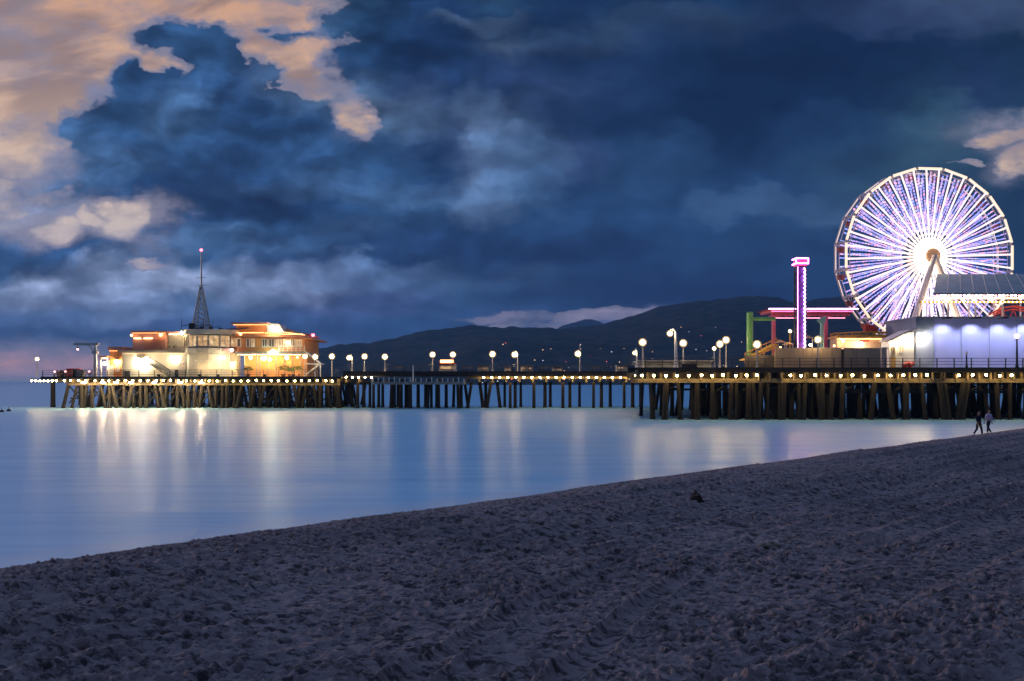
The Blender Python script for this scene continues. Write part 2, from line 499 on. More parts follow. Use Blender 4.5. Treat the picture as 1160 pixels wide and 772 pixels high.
# ------------------------------------------------------------------ mesh helpers
class MB:
    def __init__(s):
        s.v = []
        s.f = []
        s.m = []
        s.cur = 0

    def add(s, vs, fs):
        b = len(s.v)
        s.v += [tuple(p) for p in vs]
        s.f += [tuple(b + i for i in f) for f in fs]
        s.m += [s.cur] * len(fs)
        return s

    def box(s, x0, x1, y0, y1, z0, z1):
        return s.add([(x0, y0, z0), (x1, y0, z0), (x1, y1, z0), (x0, y1, z0), (x0, y0, z1), (x1, y0, z1), (x1, y1, z1), (x0, y1, z1)],
                     [(0, 3, 2, 1), (4, 5, 6, 7), (0, 1, 5, 4), (1, 2, 6, 5), (2, 3, 7, 6), (3, 0, 4, 7)])

    def tube(s, p0, p1, r0, r1=None, n=8, caps=True):
        r1 = r0 if r1 is None else r1
        p0 = np.array(p0, float)
        p1 = np.array(p1, float)
        d = p1 - p0
        L = np.linalg.norm(d)
        if L < 1e-9:
            return s
        d /= L
        a = np.array((0, 0, 1.0)) if abs(d[2]) < 0.9 else np.array((1.0, 0, 0))
        u = np.cross(d, a)
        u /= np.linalg.norm(u)
        w = np.cross(d, u)
        vs = []
        for p, r in ((p0, r0), (p1, r1)):
            for i in range(n):
                t = 2 * math.pi * (i + 0.5) / n
                vs.append(p + r * (math.cos(t) * u + math.sin(t) * w))
        fs = [(i, i + n, (i + 1) % n + n, (i + 1) % n) for i in range(n)]
        if caps:
            fs += [tuple(range(n)), tuple(reversed(range(n, 2 * n)))]
        return s.add(vs, fs)

    def path(s, pts, r, n=6):
        for a, b in zip(pts, pts[1:]):
            s.tube(a, b, r, r, n)
        return s

    def sphere(s, c, r, n=8, k=5, sz=1.0):
        vs = [(c[0], c[1], c[2] + r * sz)]
        for j in range(1, k):
            t = math.pi * j / k
            for i in range(n):
                a = 2 * math.pi * i / n
                vs.append((c[0] + r * math.sin(t) * math.cos(a), c[1] + r * math.sin(t) * math.sin(a), c[2] + r * sz * math.cos(t)))
        vs.append((c[0], c[1], c[2] - r * sz))
        fs = [(0, 1 + i, 1 + (i + 1) % n) for i in range(n)]
        for j in range(k - 2):
            for i in range(n):
                a = 1 + j * n + i
                b = 1 + j * n + (i + 1) % n
                fs.append((a, a + n, b + n, b))
        l = len(vs) - 1
        o = 1 + (k - 2) * n
        fs += [(o + i, l, o + (i + 1) % n) for i in range(n)]
        return s.add(vs, fs)

    def prism(s, poly, y0, y1):
        """polygon in x, z drawn out from y0 to y1"""
        n = len(poly)
        vs = [(x, y0, z) for x, z in poly] + [(x, y1, z) for x, z in poly]
        fs = [tuple(range(n)), tuple(reversed(range(n, 2 * n)))]
        fs += [(i, i + n, (i + 1) % n + n, (i + 1) % n) for i in range(n)]
        return s.add(vs, fs)

    def zprism(s, poly, z0, z1):
        n = len(poly)
        vs = [(x, y, z0) for x, y in poly] + [(x, y, z1) for x, y in poly]
        fs = [tuple(reversed(range(n))), tuple(range(n, 2 * n))]
        fs += [(i, (i + 1) % n, (i + 1) % n + n, i + n) for i in range(n)]
        return s.add(vs, fs)


def part(name, mb, mat, parent=None, smooth=False, kind=None, label=None):
    """one mesh object; its points are given in world space"""
    me = bpy.data.meshes.new(name)
    root = parent
    off = np.zeros(3)
    while root is not None:
        off += np.array(root.location)
        root = root.parent
    v = np.array(mb.v, float) - off
    me.from_pydata(v.tolist(), [], mb.f)
    mats = mat if isinstance(mat, (list, tuple)) else [mat]
    for k in mats:
        me.materials.append(MATS[k])
    if len(mats) > 1:
        me.polygons.foreach_set('material_index', mb.m)
    if smooth:
        me.polygons.foreach_set('use_smooth', [True] * len(mb.f))
    me.update()
    o = bpy.data.objects.new(name, me)
    COL.objects.link(o)
    if parent is not None:
        o.parent = parent
    if kind:
        o['kind'] = kind
    if label:
        o['label'] = label
    return o


def thing(name, label, cat, loc, group=None):
    o = bpy.data.objects.new(name, None)
    o.empty_display_size = 0.3
    COL.objects.link(o)
    o.location = loc
    o['label'] = label
    o['category'] = cat
    if group:
        o['group'] = group
    return o


def tag(o, label, cat, group=None):
    o['label'] = label
    o['category'] = cat
    if group:
        o['group'] = group
    return o


def rebase(o, loc):
    """move a one-mesh thing's origin to its base"""
    me = o.data
    n = len(me.vertices)
    a = np.empty(n * 3)
    me.vertices.foreach_get('co', a)
    a = a.reshape(-1, 3) - np.array(loc)
    me.vertices.foreach_set('co', a.ravel())
    me.update()
    o.location = loc
    return o


def dup(root, loc, label=None, group=None):
    r = root.copy()
    COL.objects.link(r)
    r.location = loc
    if label:
        r['label'] = label
    if group:
        r['group'] = group
    for ch in list(root.children):
        c = ch.copy()
        COL.objects.link(c)
        c.parent = r
        for g in list(ch.children):
            d = g.copy()
            COL.objects.link(d)
            d.parent = c
    return r


def X(u, Y):
    return (u - 580) / 1000 * Y


def Z(v, Y):
    return CAM_Z - (v - 432) / 1000 * Y


# ------------------------------------------------------------------ noise
def vnoise(x, y, seed=0):
    xi = np.floor(x).astype(np.int64)
    yi = np.floor(y).astype(np.int64)
    fx = x - xi
    fy = y - yi
    fx = fx * fx * fx * (fx * (fx * 6 - 15) + 10)
    fy = fy * fy * fy * (fy * (fy * 6 - 15) + 10)

    def h(a, b):
        n = (a * 374761393 + b * 668265263 + seed * 974634777) & 0xFFFFFFFF
        n = ((n ^ (n >> 13)) * 1274126177) & 0xFFFFFFFF
        n = n ^ (n >> 16)
        return (n & 0xFFFF) / 65535.0
    v00, v10, v01, v11 = h(xi, yi), h(xi + 1, yi), h(xi, yi + 1), h(xi + 1, yi + 1)
    return (v00 * (1 - fx) + v10 * fx) * (1 - fy) + (v01 * (1 - fx) + v11 * fx) * fy


def fbm(x, y, oct=5, seed=0, g=0.5):
    a, s, t = 1.0, 0.0, 0.0
    for i in range(oct):
        s = s + a * (vnoise(x, y, seed + i * 17) - 0.5)
        t += a
        a *= g
        x = x * 2.03 + 11.3
        y = y * 2.03 + 5.7
    return s / t


def hsh(a, b, k):
    n = (a * 374761393 + b * 668265263 + k * 974634777) & 0xFFFFFFFF
    n = ((n ^ (n >> 13)) * 1274126177) & 0xFFFFFFFF
    n = n ^ (n >> 16)
    return (n & 0xFFFF) / 65535.0


def pits(x, y, cell, seed, rad, keep=0.8):
    """footprint-like hollows: one soft elongated dent with a raised lip per cell"""
    out = np.zeros_like(x)
    xi = np.floor(x / cell).astype(np.int64)
    yi = np.floor(y / cell).astype(np.int64)
    for dx in (-1, 0, 1):
        for dy in (-1, 0, 1):
            a, b = xi + dx, yi + dy
            cx = (a + hsh(a, b, seed)) * cell
            cy = (b + hsh(a, b, seed + 1)) * cell
            an = hsh(a, b, seed + 2) * math.pi
            on = (hsh(a, b, seed + 3) < keep) * (0.5 + 0.5 * hsh(a, b, seed + 4))
            ux, uy = x - cx, y - cy
            p = (ux * np.cos(an) + uy * np.sin(an)) / (rad * 1.5)
            q = (-ux * np.sin(an) + uy * np.cos(an)) / rad
            r2 = p * p + q * q
            out += on * (-np.exp(-r2 * 1.6) + 0.28 * np.exp(-(np.sqrt(r2) - 1.35) ** 2 * 4))
    return out


# ------------------------------------------------------------------ beach, sea, hills
def shore_p(x, y):
    """metres inland of the water's edge"""
    return (34.0 + 1.03 * x - y) / 1.4356


def beach_height(x, y, fine=True):
    p = shore_p(x, y)
    wob = 0.8 * fbm(x * 0.07, y * 0.07, 3, 91)
    pp = p + wob - 1.7
    z = np.where(pp < 0, 0.16 * pp, 0)
    k = np.clip(pp / 7.0, 0, 1)
    z = z + np.where(pp >= 0, 1.27 * np.sin(k * math.pi / 2) ** 1.1, 0)
    z = z + np.clip(pp - 7, 0, 40) * 0.008
    z = z + 0.06 * fbm(x * 0.3, y * 0.3, 3, 5) * np.clip(pp / 4, 0, 1)
    if not fine:
        return z
    dry = np.clip((pp - 2.5) / 2.5, 0, 1)
    # rake and tyre lines that run along the shore, each a smoothed trough with a crumbled lip
    s = p + 0.5 * fbm(x * 0.10, y * 0.10, 3, 33)
    line = np.zeros_like(x)
    flat = np.zeros_like(x)
    for c, w, a in ((8.6, .16, .05), (9.9, .12, .04), (11.2, .20, .07), (12.2, .13, .05), (13.1, .18, .06), (14.6, .14, .05), (16.0, .20, .07), (17.1, .14, .05), (18.9, .18, .06), (21.0, .2, .06)):
        g = np.exp(-((s - c) / w) ** 2)
        line += -a * g + a * 1.0 * np.exp(-((s - c - 2.0 * w) / (w * 0.8)) ** 2)
        flat = np.maximum(flat, g)
    onoff = np.clip(vnoise(x * 0.16 + 3, y * 0.16, 71) * 2.2 - 0.4, 0, 1.3)
    line *= onoff * 2.0
    flat *= onoff
    # one vehicle's pair of tracks, coming out of the foreground
    tr = np.zeros_like(x)
    for cx0 in (-1.17, 0.42):
        cx = cx0 + 0.36 * (y - 8.7) + 0.016 * (y - 8.7) ** 2
        d = (x - cx) * 0.9
        fade = np.clip((16.5 - y) / 3, 0, 1)
        lug = 0.85 + 0.15 * np.sin((y + 0.4 * x) * 2 * math.pi / 0.11)
        tr += (-0.07 * np.exp(-(d / 0.15) ** 4) * lug + 0.06 * np.exp(-((np.abs(d) - 0.22) / 0.035) ** 2) * (0.3 + 1.0 * vnoise(x * 0.9, y * 0.9, 61))) * fade
        flat = np.maximum(flat, np.exp(-(d / 0.17) ** 4) * fade)
    h = 0.095 * pits(x, y, 0.36, 11, 0.075, 0.9) + 0.065 * pits(x, y, 0.21, 41, 0.048, 0.9) + 0.026 * pits(x, y, 0.12, 77, 0.03, 0.9)
    h *= 0.35 + 1.5 * np.clip(fbm(x * 0.3, y * 0.55, 3, 8) * 1.4 + 0.5, 0, 1)
    h += 0.05 * fbm(x * 1.6, y * 1.6, 4, 21) + 0.050 * fbm(x * 7.0, y * 7.0, 4, 22, 0.55)
    h *= 1 - 0.75 * np.clip(flat, 0, 1)
    return z + (h + line + tr) * dry + 0.012 * fbm(x * 3, y * 3, 3, 55) * (1 - dry)


def sand_mat():
    m, t, p, o = new_mat('sand')
    tc = t.n.new('ShaderNodeTexCoord').outputs['Object']
    n, _ = t.noise(tc, 0.35, 4, 0.6)
    n2, _ = t.noise(tc, 5.0, 6, 0.65)
    n3, _ = t.noise(tc, 60.0, 3, 0.7)
    c = t.mix(t.mapr(n, 0.35, 0.65), (0.365, 0.275, 0.272, 1), (0.255, 0.197, 0.200, 1))
    mp = t.n.new('ShaderNodeMapping')
    t.put(mp.inputs[0], tc)
    mp.inputs['Rotation'].default_value = (0, 0, R(-44))
    mp.inputs['Scale'].default_value = (1.0, 2.2, 1.0)
    n4, _ = t.noise(mp.outputs[0], 4.2, 7, 0.72)
    c = t.mix(t.mapr(n4, 0.48, 0.58, 0.0, 0.90), c, (0.040, 0.034, 0.038, 1))
    c = t.mix(t.mapr(n3, 0.55, 0.75, 0, 0.5), c, (0.32, 0.25, 0.22, 1))
    # wet band at the water's edge, by height above the sea
    geo = t.n.new('ShaderNodeNewGeometry').outputs['Position']
    z = t.sep(geo)[2]
    wet = t.mapr(z, 0.12, 0.55, 1.0, 0.0, True)
    c = t.mix(t.math('MULTIPLY', wet, 0.6), c, (0.05, 0.042, 0.04, 1))
    t.put(p.inputs['Base Color'], c)
    t.put(p.inputs['Roughness'], t.math('SUBTRACT', 0.95, t.math('MULTIPLY', wet, 0.6)))
    p.inputs['Specular IOR Level'].default_value = 0.25
    b = t.n.new('ShaderNodeBump')
    b.inputs['Strength'].default_value = 1.0
    b.inputs['Distance'].default_value = 0.05
    t.put(b.inputs['Height'], t.math('ADD', n2, t.math('MULTIPLY', n3, 0.45)))
    t.put(p.inputs['Normal'], b.outputs[0])


def water_mat():
    m, t, p, o = new_mat('sea_water')
    tc = t.n.new('ShaderNodeTexCoord').outputs['Object']
    mp = t.n.new('ShaderNodeMapping')
    t.put(mp.inputs[0], tc)
    mp.inputs['Rotation'].default_value = (0, 0, R(-12))
    mp.inputs['Scale'].default_value = (0.22, 1.0, 1.0)
    n, _ = t.noise(mp.outputs[0], 0.10, 3, 0.5)
    n2, _ = t.noise(mp.outputs[0], 0.7, 3, 0.5)
    mp2 = t.n.new('ShaderNodeMapping')
    t.put(mp2.inputs[0], tc)
    mp2.inputs['Rotation'].default_value = (0, 0, R(-8))
    mp2.inputs['Scale'].default_value = (0.10, 1.0, 1.0)
    n6, _ = t.noise(mp2.outputs[0], 0.55, 6, 0.62)
    c = t.mix(t.mapr(n6, 0.36, 0.66), (0.23, 0.55, 0.78, 1), (0.37, 0.68, 0.88, 1))
    # the smoothed-out wash along the beach
    px, py, pz = t.sep(t.n.new('ShaderNodeNewGeometry').outputs['Position'])
    sp = t.math('DIVIDE', t.math('ADD', t.math('SUBTRACT', t.math('MULTIPLY', px, 1.03), py), 34.0), 1.4356)
    n5, _ = t.noise(tc, 0.16, 4, 0.6)
    sp = t.math('ADD', sp, t.math('MULTIPLY', t.math('SUBTRACT', n5, 0.5), 3.0))
    wash = t.math('MULTIPLY', t.mapr(sp, -2.2, 0.6, 0.0, 1.0, True), t.mapr(n2, 0.30, 0.62, 0.35, 0.9))
    c = t.mix(wash, c, (0.62, 0.68, 0.74, 1))
    t.put(p.inputs['Base Color'], c)
    t.put(p.inputs['Roughness'], t.mapr(n2, 0.35, 0.65, 0.28, 0.39))
    p.inputs['IOR'].default_value = 1.333
    b = t.n.new('ShaderNodeBump')
    b.inputs['Strength'].default_value = 0.09
    b.inputs['Distance'].default_value = 0.25
    t.put(b.inputs['Height'], t.math('ADD', n, t.math('ADD', t.math('MULTIPLY', n2, 0.3), t.math('MULTIPLY', n6, 0.10))))
    t.put(p.inputs['Normal'], b.outputs[0])


def hill_mat():
    m, t, p, o = new_mat('hill_scrub')
    tc = t.n.new('ShaderNodeTexCoord').outputs['Object']
    n, _ = t.noise(tc, 0.03, 6, 0.6)
    c = t.mix(t.mapr(n, 0.4, 0.65), (0.035, 0.042, 0.026, 1), (0.085, 0.075, 0.052, 1))
    t.put(p.inputs['Base Color'], c)
    p.inputs['Roughness'].default_value = 1.0
    p.inputs['Specular IOR Level'].default_value = 0.0


sand_mat()
water_mat()
hill_mat()


def grid_object(name, xs, ys, zs, mat, smooth=True):
    r, c = xs.shape
    me = bpy.data.meshes.new(name)
    co = np.stack([xs, ys, zs], -1).reshape(-1, 3)
    idx = np.arange(r * c).reshape(r, c)
    q = np.stack([idx[:-1, :-1], idx[:-1, 1:], idx[1:, 1:], idx[1:, :-1]], -1).reshape(-1, 4)
    me.vertices.add(len(co))
    me.vertices.foreach_set('co', co.astype(np.float32).ravel())
    me.loops.add(q.size)
    me.loops.foreach_set('vertex_index', q.astype(np.int32).ravel())
    me.polygons.add(len(q))
    me.polygons.foreach_set('loop_start', (np.arange(len(q)) * 4).astype(np.int32))
    me.polygons.foreach_set('use_smooth', [smooth] * len(q))
    me.materials.append(MATS[mat])
    me.update(calc_edges=True)
    me.validate()
    o = bpy.data.objects.new(name, me)
    COL.objects.link(o)
    o['kind'] = 'structure'
    return o


# the beach: one sheet, finer near the viewer, from the dry sand down under the water
na, nd = 1200, 1400
ang = np.tan(np.linspace(R(-52), R(52), na))
dist = 3.0 * (170.0 / 3.0) ** np.linspace(0, 1, nd)
A, D = np.meshgrid(ang, dist)
bx, by = A * D, D
keep = beach_height(bx, by)
grid_object('beach', bx, by, np.maximum(keep, -3.0), 'sand')
# the beach behind the viewer
gx, gy = np.meshgrid(np.linspace(-60, 300, 120), np.linspace(-60, 3.0, 24))
grid_object('beach_rear', gx, gy, np.maximum(beach_height(gx, gy, False), -3.0), 'sand')
# the sea, out to the horizon
mb = MB()
mb.add([(-5200, -300, 0), (3600, -300, 0), (3600, 4600, 0), (-5200, 4600, 0)], [(0, 1, 2, 3)])
o = part('sea', mb, 'sea_water', kind='structure')

# hills along the coast: outline as (u, v), the ridge 1.7 km off
RIDGE = [(300, 430), (340, 410), (360, 394), (400, 388), (438, 384), (462, 380), (485, 377.6), (514, 375.7), (533, 371.5), (567, 371.5), (600, 373),
         (628, 372), (655, 370), (681, 366), (706, 361), (742, 350), (780, 343), (800, 340), (830, 335), (858, 331), (880, 334), (905, 340), (930, 338),
         (960, 333), (1000, 336), (1060, 330), (1120, 326), (1180, 330), (1300, 322), (1500, 330), (1900, 350), (2400, 400)]


def hills(name, ridge, y0, y1, y2, seed, rough):
    us = np.arange(ridge[0][0], ridge[-1][0], 3.0)
    vs = np.interp(us, [a for a, b in ridge], [b for a, b in ridge])
    vs = vs + 5.0 * fbm(us * 0.055, us * 0 + seed, 4, seed + 9)
    ts = np.concatenate([np.linspace(0, 1, 40), 1 + np.linspace(0.05, 1, 12)])
    Us, T = np.meshgrid(us, ts)
    Y = np.where(T <= 1, y0 + (y1 - y0) * T, y1 + (y2 - y1) * (T - 1))
    Xs = (Us - 580) / 1000 * (y0 + (y1 - y0) * np.minimum(T, 1.0))
    H = (432 - vs)[None, :] / 1000 * y1 + CAM_Z
    prof = np.where(T <= 1, np.clip(T, 0, 1) ** 0.9, np.clip(2 - T, 0, 1))
    N = fbm(Xs * 0.006, Y * 0.006, 5, seed) * rough + 0.10 * rough * fbm(Xs * 0.05, Y * 0.05, 3, seed + 3)
    zz = H * prof + N * np.clip(prof * 3, 0, 1) * (0.35 + 0.65 * np.clip((1 - np.abs(T - 1)) * -1 + 1.25, 0.1, 1))
    zz = np.where(prof <= 0, -2, zz - 2 * (1 - np.clip(prof * 20, 0, 1)))
    grid_object(name, Xs, Y, zz, 'hill_scrub')
    return us, Xs, Y, zz


HILLS = hills('hills', RIDGE, 1150, 1900, 2500, 13, 44)
hills('far_hill', [(600, 400), (630, 374), (645, 367), (656, 363), (664, 361.5), (672, 363), (684, 367), (700, 376), (760, 400)], 3300, 3700, 4200, 29, 10)
SLOPE = hills('near_slope', [(520, 431), (600, 422), (680, 412), (760, 405), (860, 396), (960, 395), (1100, 392), (1300, 388), (1700, 400), (2200, 420)], 1020, 1300, 1700, 47, 8)


# ------------------------------------------------------------------ piers
rp = random.Random(5)


def pile_mb(x, y, ztop, lean=0.0, lean_y=0.0, r=0.24, zbot=-1.6):
    m = MB()
    h = ztop - zbot
    m.tube((x - lean * h, y - lean_y * h, zbot), (x, y, ztop), r * 1.08, r * 0.94, 8)
    zw = 0.30
    f = (zw - zbot) / h
    cx, cy = x - lean * h * (1 - f), y - lean_y * h * (1 - f)
    m.tube((cx - lean * .5, cy - lean_y * .5, zw - 0.6), (cx, cy, zw), r * 1.30, r * 1.12, 8)     # barnacled collar at the tide line
    return m


def railing_mb(pts, z, h=1.1, step=2.4, rails=(1.1, 0.75, 0.4), r=0.035):
    m = MB()
    for (xa, ya), (xb, yb) in zip(pts, pts[1:]):
        L = math.hypot(xb - xa, yb - ya)
        n = max(1, int(L / step))
        for i in range(n + 1):
            t = i / n
            x, y = xa + (xb - xa) * t, ya + (yb - ya) * t
            m.box(x - 0.05, x + 0.05, y - 0.05, y + 0.05, z, z + h)
        for k in rails:
            m.tube((xa, ya, z + k), (xb, yb, z + k), r, r, 5)
    return m


def deck_lamp(loc, label, group, proto=[None]):
    if proto[0] is None:
        t = thing('under_deck_lamp', label, 'lamp', loc, group)
        x, y, z = loc
        h = MB()
        h.tube((x, y, z + .10), (x, y, z + .34), .30, .10, 10)
        h.tube((x, y, z + .34), (x, y, z + .5), .05, .05, 6)
        part('lamp_shade', h, 'steel_dark', t)
        b = MB()
        b.sphere((x, y, z), .135, 8, 5)
        part('bulb', b, 'lamp_gold', t, True)
        proto[0] = t
        return t
    return dup(proto[0], loc, label, group)


# ---- (1) the platform at the sea end -------------------------------------------------
YE, ZE = 142.0, 5.1                                                # front edge and deck level
end = thing('pier', 'wide timber platform at the sea end of the pier, on dense braced piles', 'pier', (X(210, YE), YE, 0))
xa, xb, xt = X(68, YE), X(386, YE), X(32, YE)
m = MB()
m.box(xa, xb, YE, YE + 34, ZE - .22, ZE)
m.box(xt, xa, YE + 4, YE + 26, ZE - .22, ZE)
part('deck', m, 'deck_wood', end)
m = MB()
m.box(xa - .1, xb + .1, YE - .12, YE + .0, ZE - .34, ZE + .04)
m.box(xt - .1, xa - .1, YE + 3.88, YE + 4, ZE - .34, ZE + .04)
part('edge_board', m, 'dark_wood', end)
m = MB()
for k, yy in enumerate((YE + 1.5, YE + 7, YE + 13, YE + 19, YE + 25, YE + 31)):
    m.box(xa + .4, xb - .4, yy - .16, yy + .16, 3.72, 4.16)
for i in range(38):
    x = xa + .6 + (xb - xa - 1.2) * i / 37
    m.box(x - .13, x + .13, YE + .5, YE + 33, 4.165, 4.85)
m.box(xt + .2, xa + .3, YE + 7.8, YE + 8.1, 4.2, 4.86)
part('beams', m, 'deck_wood', end)
n = 0
stuffp = MB()
us = list(np.arange(72, 386, 7.6))
for row, yy in enumerate((YE + 1.5, YE + 7, YE + 13, YE + 19, YE + 25)):
    for i, u in enumerate(us):
        x = X(u + rp.uniform(-2.6, 2.6), YE)
        le = rp.choice((0, 0, 0, .16, -.16, .24, -.22)) if row == 0 else rp.choice((0, 0, .2, -.2))
        if row > 2 and rp.random() < .35:
            continue
        mbp = pile_mb(x, yy + rp.uniform(-.3, .3), 3.72, le, r=rp.uniform(.22, .30))
        if n < 98:
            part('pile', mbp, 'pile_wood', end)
            n += 1
        else:
            stuffp.add(mbp.v, mbp.f)
for u, yy in ((53, YE + 8), (52, YE + 20), (41, YE + 21)):
    mbp = pile_mb(X(u, YE + 6), yy, 4.3, 0, r=.38 if u == 53 else .26)
    stuffp.add(mbp.v, mbp.f)
part('rear_piles', stuffp, 'pile_wood', end, kind='stuff')
m = MB()
for i in range(0, len(us) - 2):
    x0, x1 = X(us[i], YE), X(us[min(i + 2, len(us) - 1)], YE)
    y = YE + 1.5 + .33
    if i % 3 != 1:
        m.tube((x0, y, .8), (x1, y, 3.5), .11, .11, 6)
    if i % 4 == 0:
        m.tube((x1, y + .24, .8), (x0, y + .24, 3.5), .11, .11, 6)
    if i % 2 == 0:
        m.box(x0, x1, y + .36, y + .5, 1.5 + .5 * (i % 3), 1.72 + .5 * (i % 3))
part('cross_braces', m, 'pile_wood', end)
part('railing', railing_mb([(xt, YE + 4.3), (xa, YE + 4.3), (xa, YE + .3), (xb, YE + .3)], ZE, 1.05), 'rail_paint', end)
for u in np.arange(37, 68, 4.6):
    deck_lamp((X(u, YE + 4), YE + 3.75, ZE - .65), 'small golden lamp in the close row under the narrow seaward tongue of the pier', 'lamps under the seaward tongue')
for u in np.arange(73, 384, 8.7):
    deck_lamp((X(u + rp.uniform(-1, 1), YE), YE - .3, ZE - .62 + rp.uniform(-.06, .06)), 'golden lamp hung under the deck edge of the sea end platform', 'lamps along the sea end platform edge')
for i, u in enumerate((96, 118, 133, 150, 176, 205, 229)):
    t = thing('floodlight', '', 'floodlight', (X(u, YE), YE - .5, ZE - .95), 'large floodlights under the sea end platform')
    x, y, z = t.location
    b = MB()
    b.box(x - .32, x + .32, y - .1, y + .25, z + .05, z + .28)
    part('housing', b, 'steel_dark', t)
    b = MB()
    b.box(x - .28, x + .28, y - .07, y + .22, z - .04, z + .048)
    part('lens', b, 'flood_lens', t)
    t['label'] = ('broad white floodlight under the platform deck, ' + (
        'below the quay crane', 'just right of the quay crane post', 'below the low orange annexe', 'below the bright white wall lamp',
        'below the outdoor stair', 'below the edge of the round tower', 'below the middle of the round tower')[i])

# ---- (2) the long walkway --------------------------------------------------------------
YW, ZW = 142.0, 5.95
walk = thing('pier', 'long narrow timber walkway pier on widely spaced piles, joining the two platforms', 'pier', (X(560, YW), YW, 0))
xa, xb = X(386, YW) + .15, X(775, YW)
m = MB()
m.box(xa, xb, YW + 1.2, YW + 11, ZW - .25, ZW)
part('deck', m, 'deck_wood', walk)
m = MB()
m.box(xa, xb, YW + 1.06, YW + 1.195, ZW - .75, ZW + .06)
part('edge_board', m, 'dark_wood', walk)
m = MB()
for yy in (YW + 1.9, YW + 5, YW + 9):
    m.box(xa, xb, yy - .14, yy + .14, ZW - .8, ZW - .255)
for i in range(26):
    x = xa + .4 + (xb - xa - .8) * i / 25
    m.box(x - .16, x + .16, YW + 1.5, YW + 10.6, ZW - 1.72, ZW - 1.22)
m.box(X(528, YW), xb, YW + 1.5, YW + 1.74, ZW - 1.205, ZW - .81)
part('beams', m, 'deck_wood', walk)
m = MB()
m.box(X(422, YW), X(527, YW), YW - 1.6, YW + 1.0, 3.86, 4.28)
part('landing', m, 'pale_wood', walk, label='lower landing stage with a pale timber edge')
m = MB()
for u in range(424, 528, 6):
    m.box(X(u, YW) - .07, X(u, YW) + .07, YW - 1.5, YW - 1.36, 4.28, 4.28 + rp.choice((.5, .75, .6)))
part('landing_posts', m, 'white_paint', walk)
m = MB()
m.tube((X(469, YW), YW - 1.2, 4.28), (X(469, YW), YW - 1.2, 6.9), .12, .08, 8)
part('landing_mast', m, 'white_paint', walk)
wp = [(404, 0), (411, 0), (418, 0), (422, 0), (428, 0), (432.6, 0), (443, .03), (446, 0), (450, 0), (453.5, 0), (459, 0), (461, .04), (464, 0), (473, 0), (481.5, 0),
      (485, .05), (488, 0), (494, 0), (496, 0), (505, 0), (514, .03), (518, -.04), (522, 0), (526, -.14), (534, .16), (543, -.14), (550, 0), (556, .16), (563, -.12),
      (571.7, 0), (578, 0), (583.6, 0), (590, 0), (605, 0), (617.6, 0), (623.7, 0), (638, 0), (646, 0), (657, 0), (673, 0), (682, 0), (692, 0), (708, 0), (717.6, 0),
      (726.5, 0), (742, 0), (752, 0), (763, 0), (772, 0)]
for i, (u, le) in enumerate(wp):
    yy = YW + (1.7, 5.0, 8.6)[i % 3]
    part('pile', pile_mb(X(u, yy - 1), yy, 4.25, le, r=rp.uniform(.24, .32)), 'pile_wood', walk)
part('railing', railing_mb([(xa, YW + 1.3), (xb, YW + 1.3)], ZW, 1.0), 'rail_paint', walk)
for u in list(np.arange(392, 421, 7.2)) + list(np.arange(548, 728, 9.1)):
    deck_lamp((X(u, YW + .8), YW + .75, ZW - .95), 'golden lamp hung under the edge of the long walkway pier', 'lamps along the walkway pier')

# ---- (3) the broad amusement platform nearer the beach ---------------------------------
YA, ZA = 100.0, 5.9
amu = thing('pier', 'broad timber amusement platform nearest the beach, on a dark forest of piles', 'pier', (X(930, YA), YA, 0))
xa, xb = X(712, YA), X(1500, YA)
m = MB()
m.zprism([(xa, YA), (xb, YA), (xb, YA + 44), (X(716, YA + 44), YA + 44)], ZA - .22, ZA)
part('deck', m, 'deck_wood', amu)
m = MB()
m.box(xa - .1, xb, YA - .14, YA - .005, ZA - .52, ZA + .05)
part('edge_board', m, 'dark_wood', amu)
m = MB()
for i in range(52):
    x = xa + .8 + (xb - xa - 1) * i / 51
    m.box(x - .12, x + .12, YA + .9, min(YA + 43, x / .142), 4.70, 5.66)
m.box(xa + .2, xb, YA + 2.6, YA + 2.88, 4.705, 5.65)
for i in range(60):
    x = xa + .3 + (xb - xa - 1) * i / 59
    m.box(x - .07, x + .07, YA + .15, YA + .5, 4.45, 5.66)
for yy in (YA + .6, YA + 6, YA + 12, YA + 18, YA + 26, YA + 36):
    m.box(X(714, yy), xb, yy - .14, yy + .14, 4.36, 4.69)
    m.box(X(714, yy), xb, yy - .22, yy + .22, 4.22, 4.355)
part('beams', m, 'deck_wood', amu)
m = MB()
for i in range(30):
    x = X(756 + i * 14.5, YA)
    if i % 2 == 0:
        m.tube((x, YA + .9, 3.35), (x + 1.5, YA + .9, 4.15), .10, .10, 6)
        m.tube((x + 1.5, YA + 1.15, 3.35), (x, YA + 1.15, 4.15), .10, .10, 6)
    m.box(x - .1, x + 1.6, YA + 1.35, YA + 1.55, 3.32, 3.56)
m.box(X(840, YA), xb, YA + 1.6, YA + 1.85, 3.0, 3.28)
part('cross_braces', m, 'pile_wood', amu)
front = [(739, .0), (755, .06), (768, -.06), (785.5, 0), (789.5, .0), (807, 0), (811, -.02), (828, 0), (834, 0), (840, .1), (848, 0), (853, -.05), (857, 0), (862, .08),
         (870, 0), (876, -.04), (884, 0), (888, .03), (897, 0), (905, 0), (912, .05), (918, -.03)]
u = 925
while u < 1210:
    front.append((u, rp.choice((0, 0, .04, -.05, .1, -.09, .16, -.14))))
    u += rp.choice((4.6, 6, 8, 11, 15, 18))
n = 0
stuffp = MB()
for i, (u, le) in enumerate(front):
    yy = YA + .6 + rp.uniform(-.1, .1) + (0 if i % 3 else 1.4)
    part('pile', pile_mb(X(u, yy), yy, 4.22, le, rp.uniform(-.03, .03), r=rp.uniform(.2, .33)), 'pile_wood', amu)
    n += 1
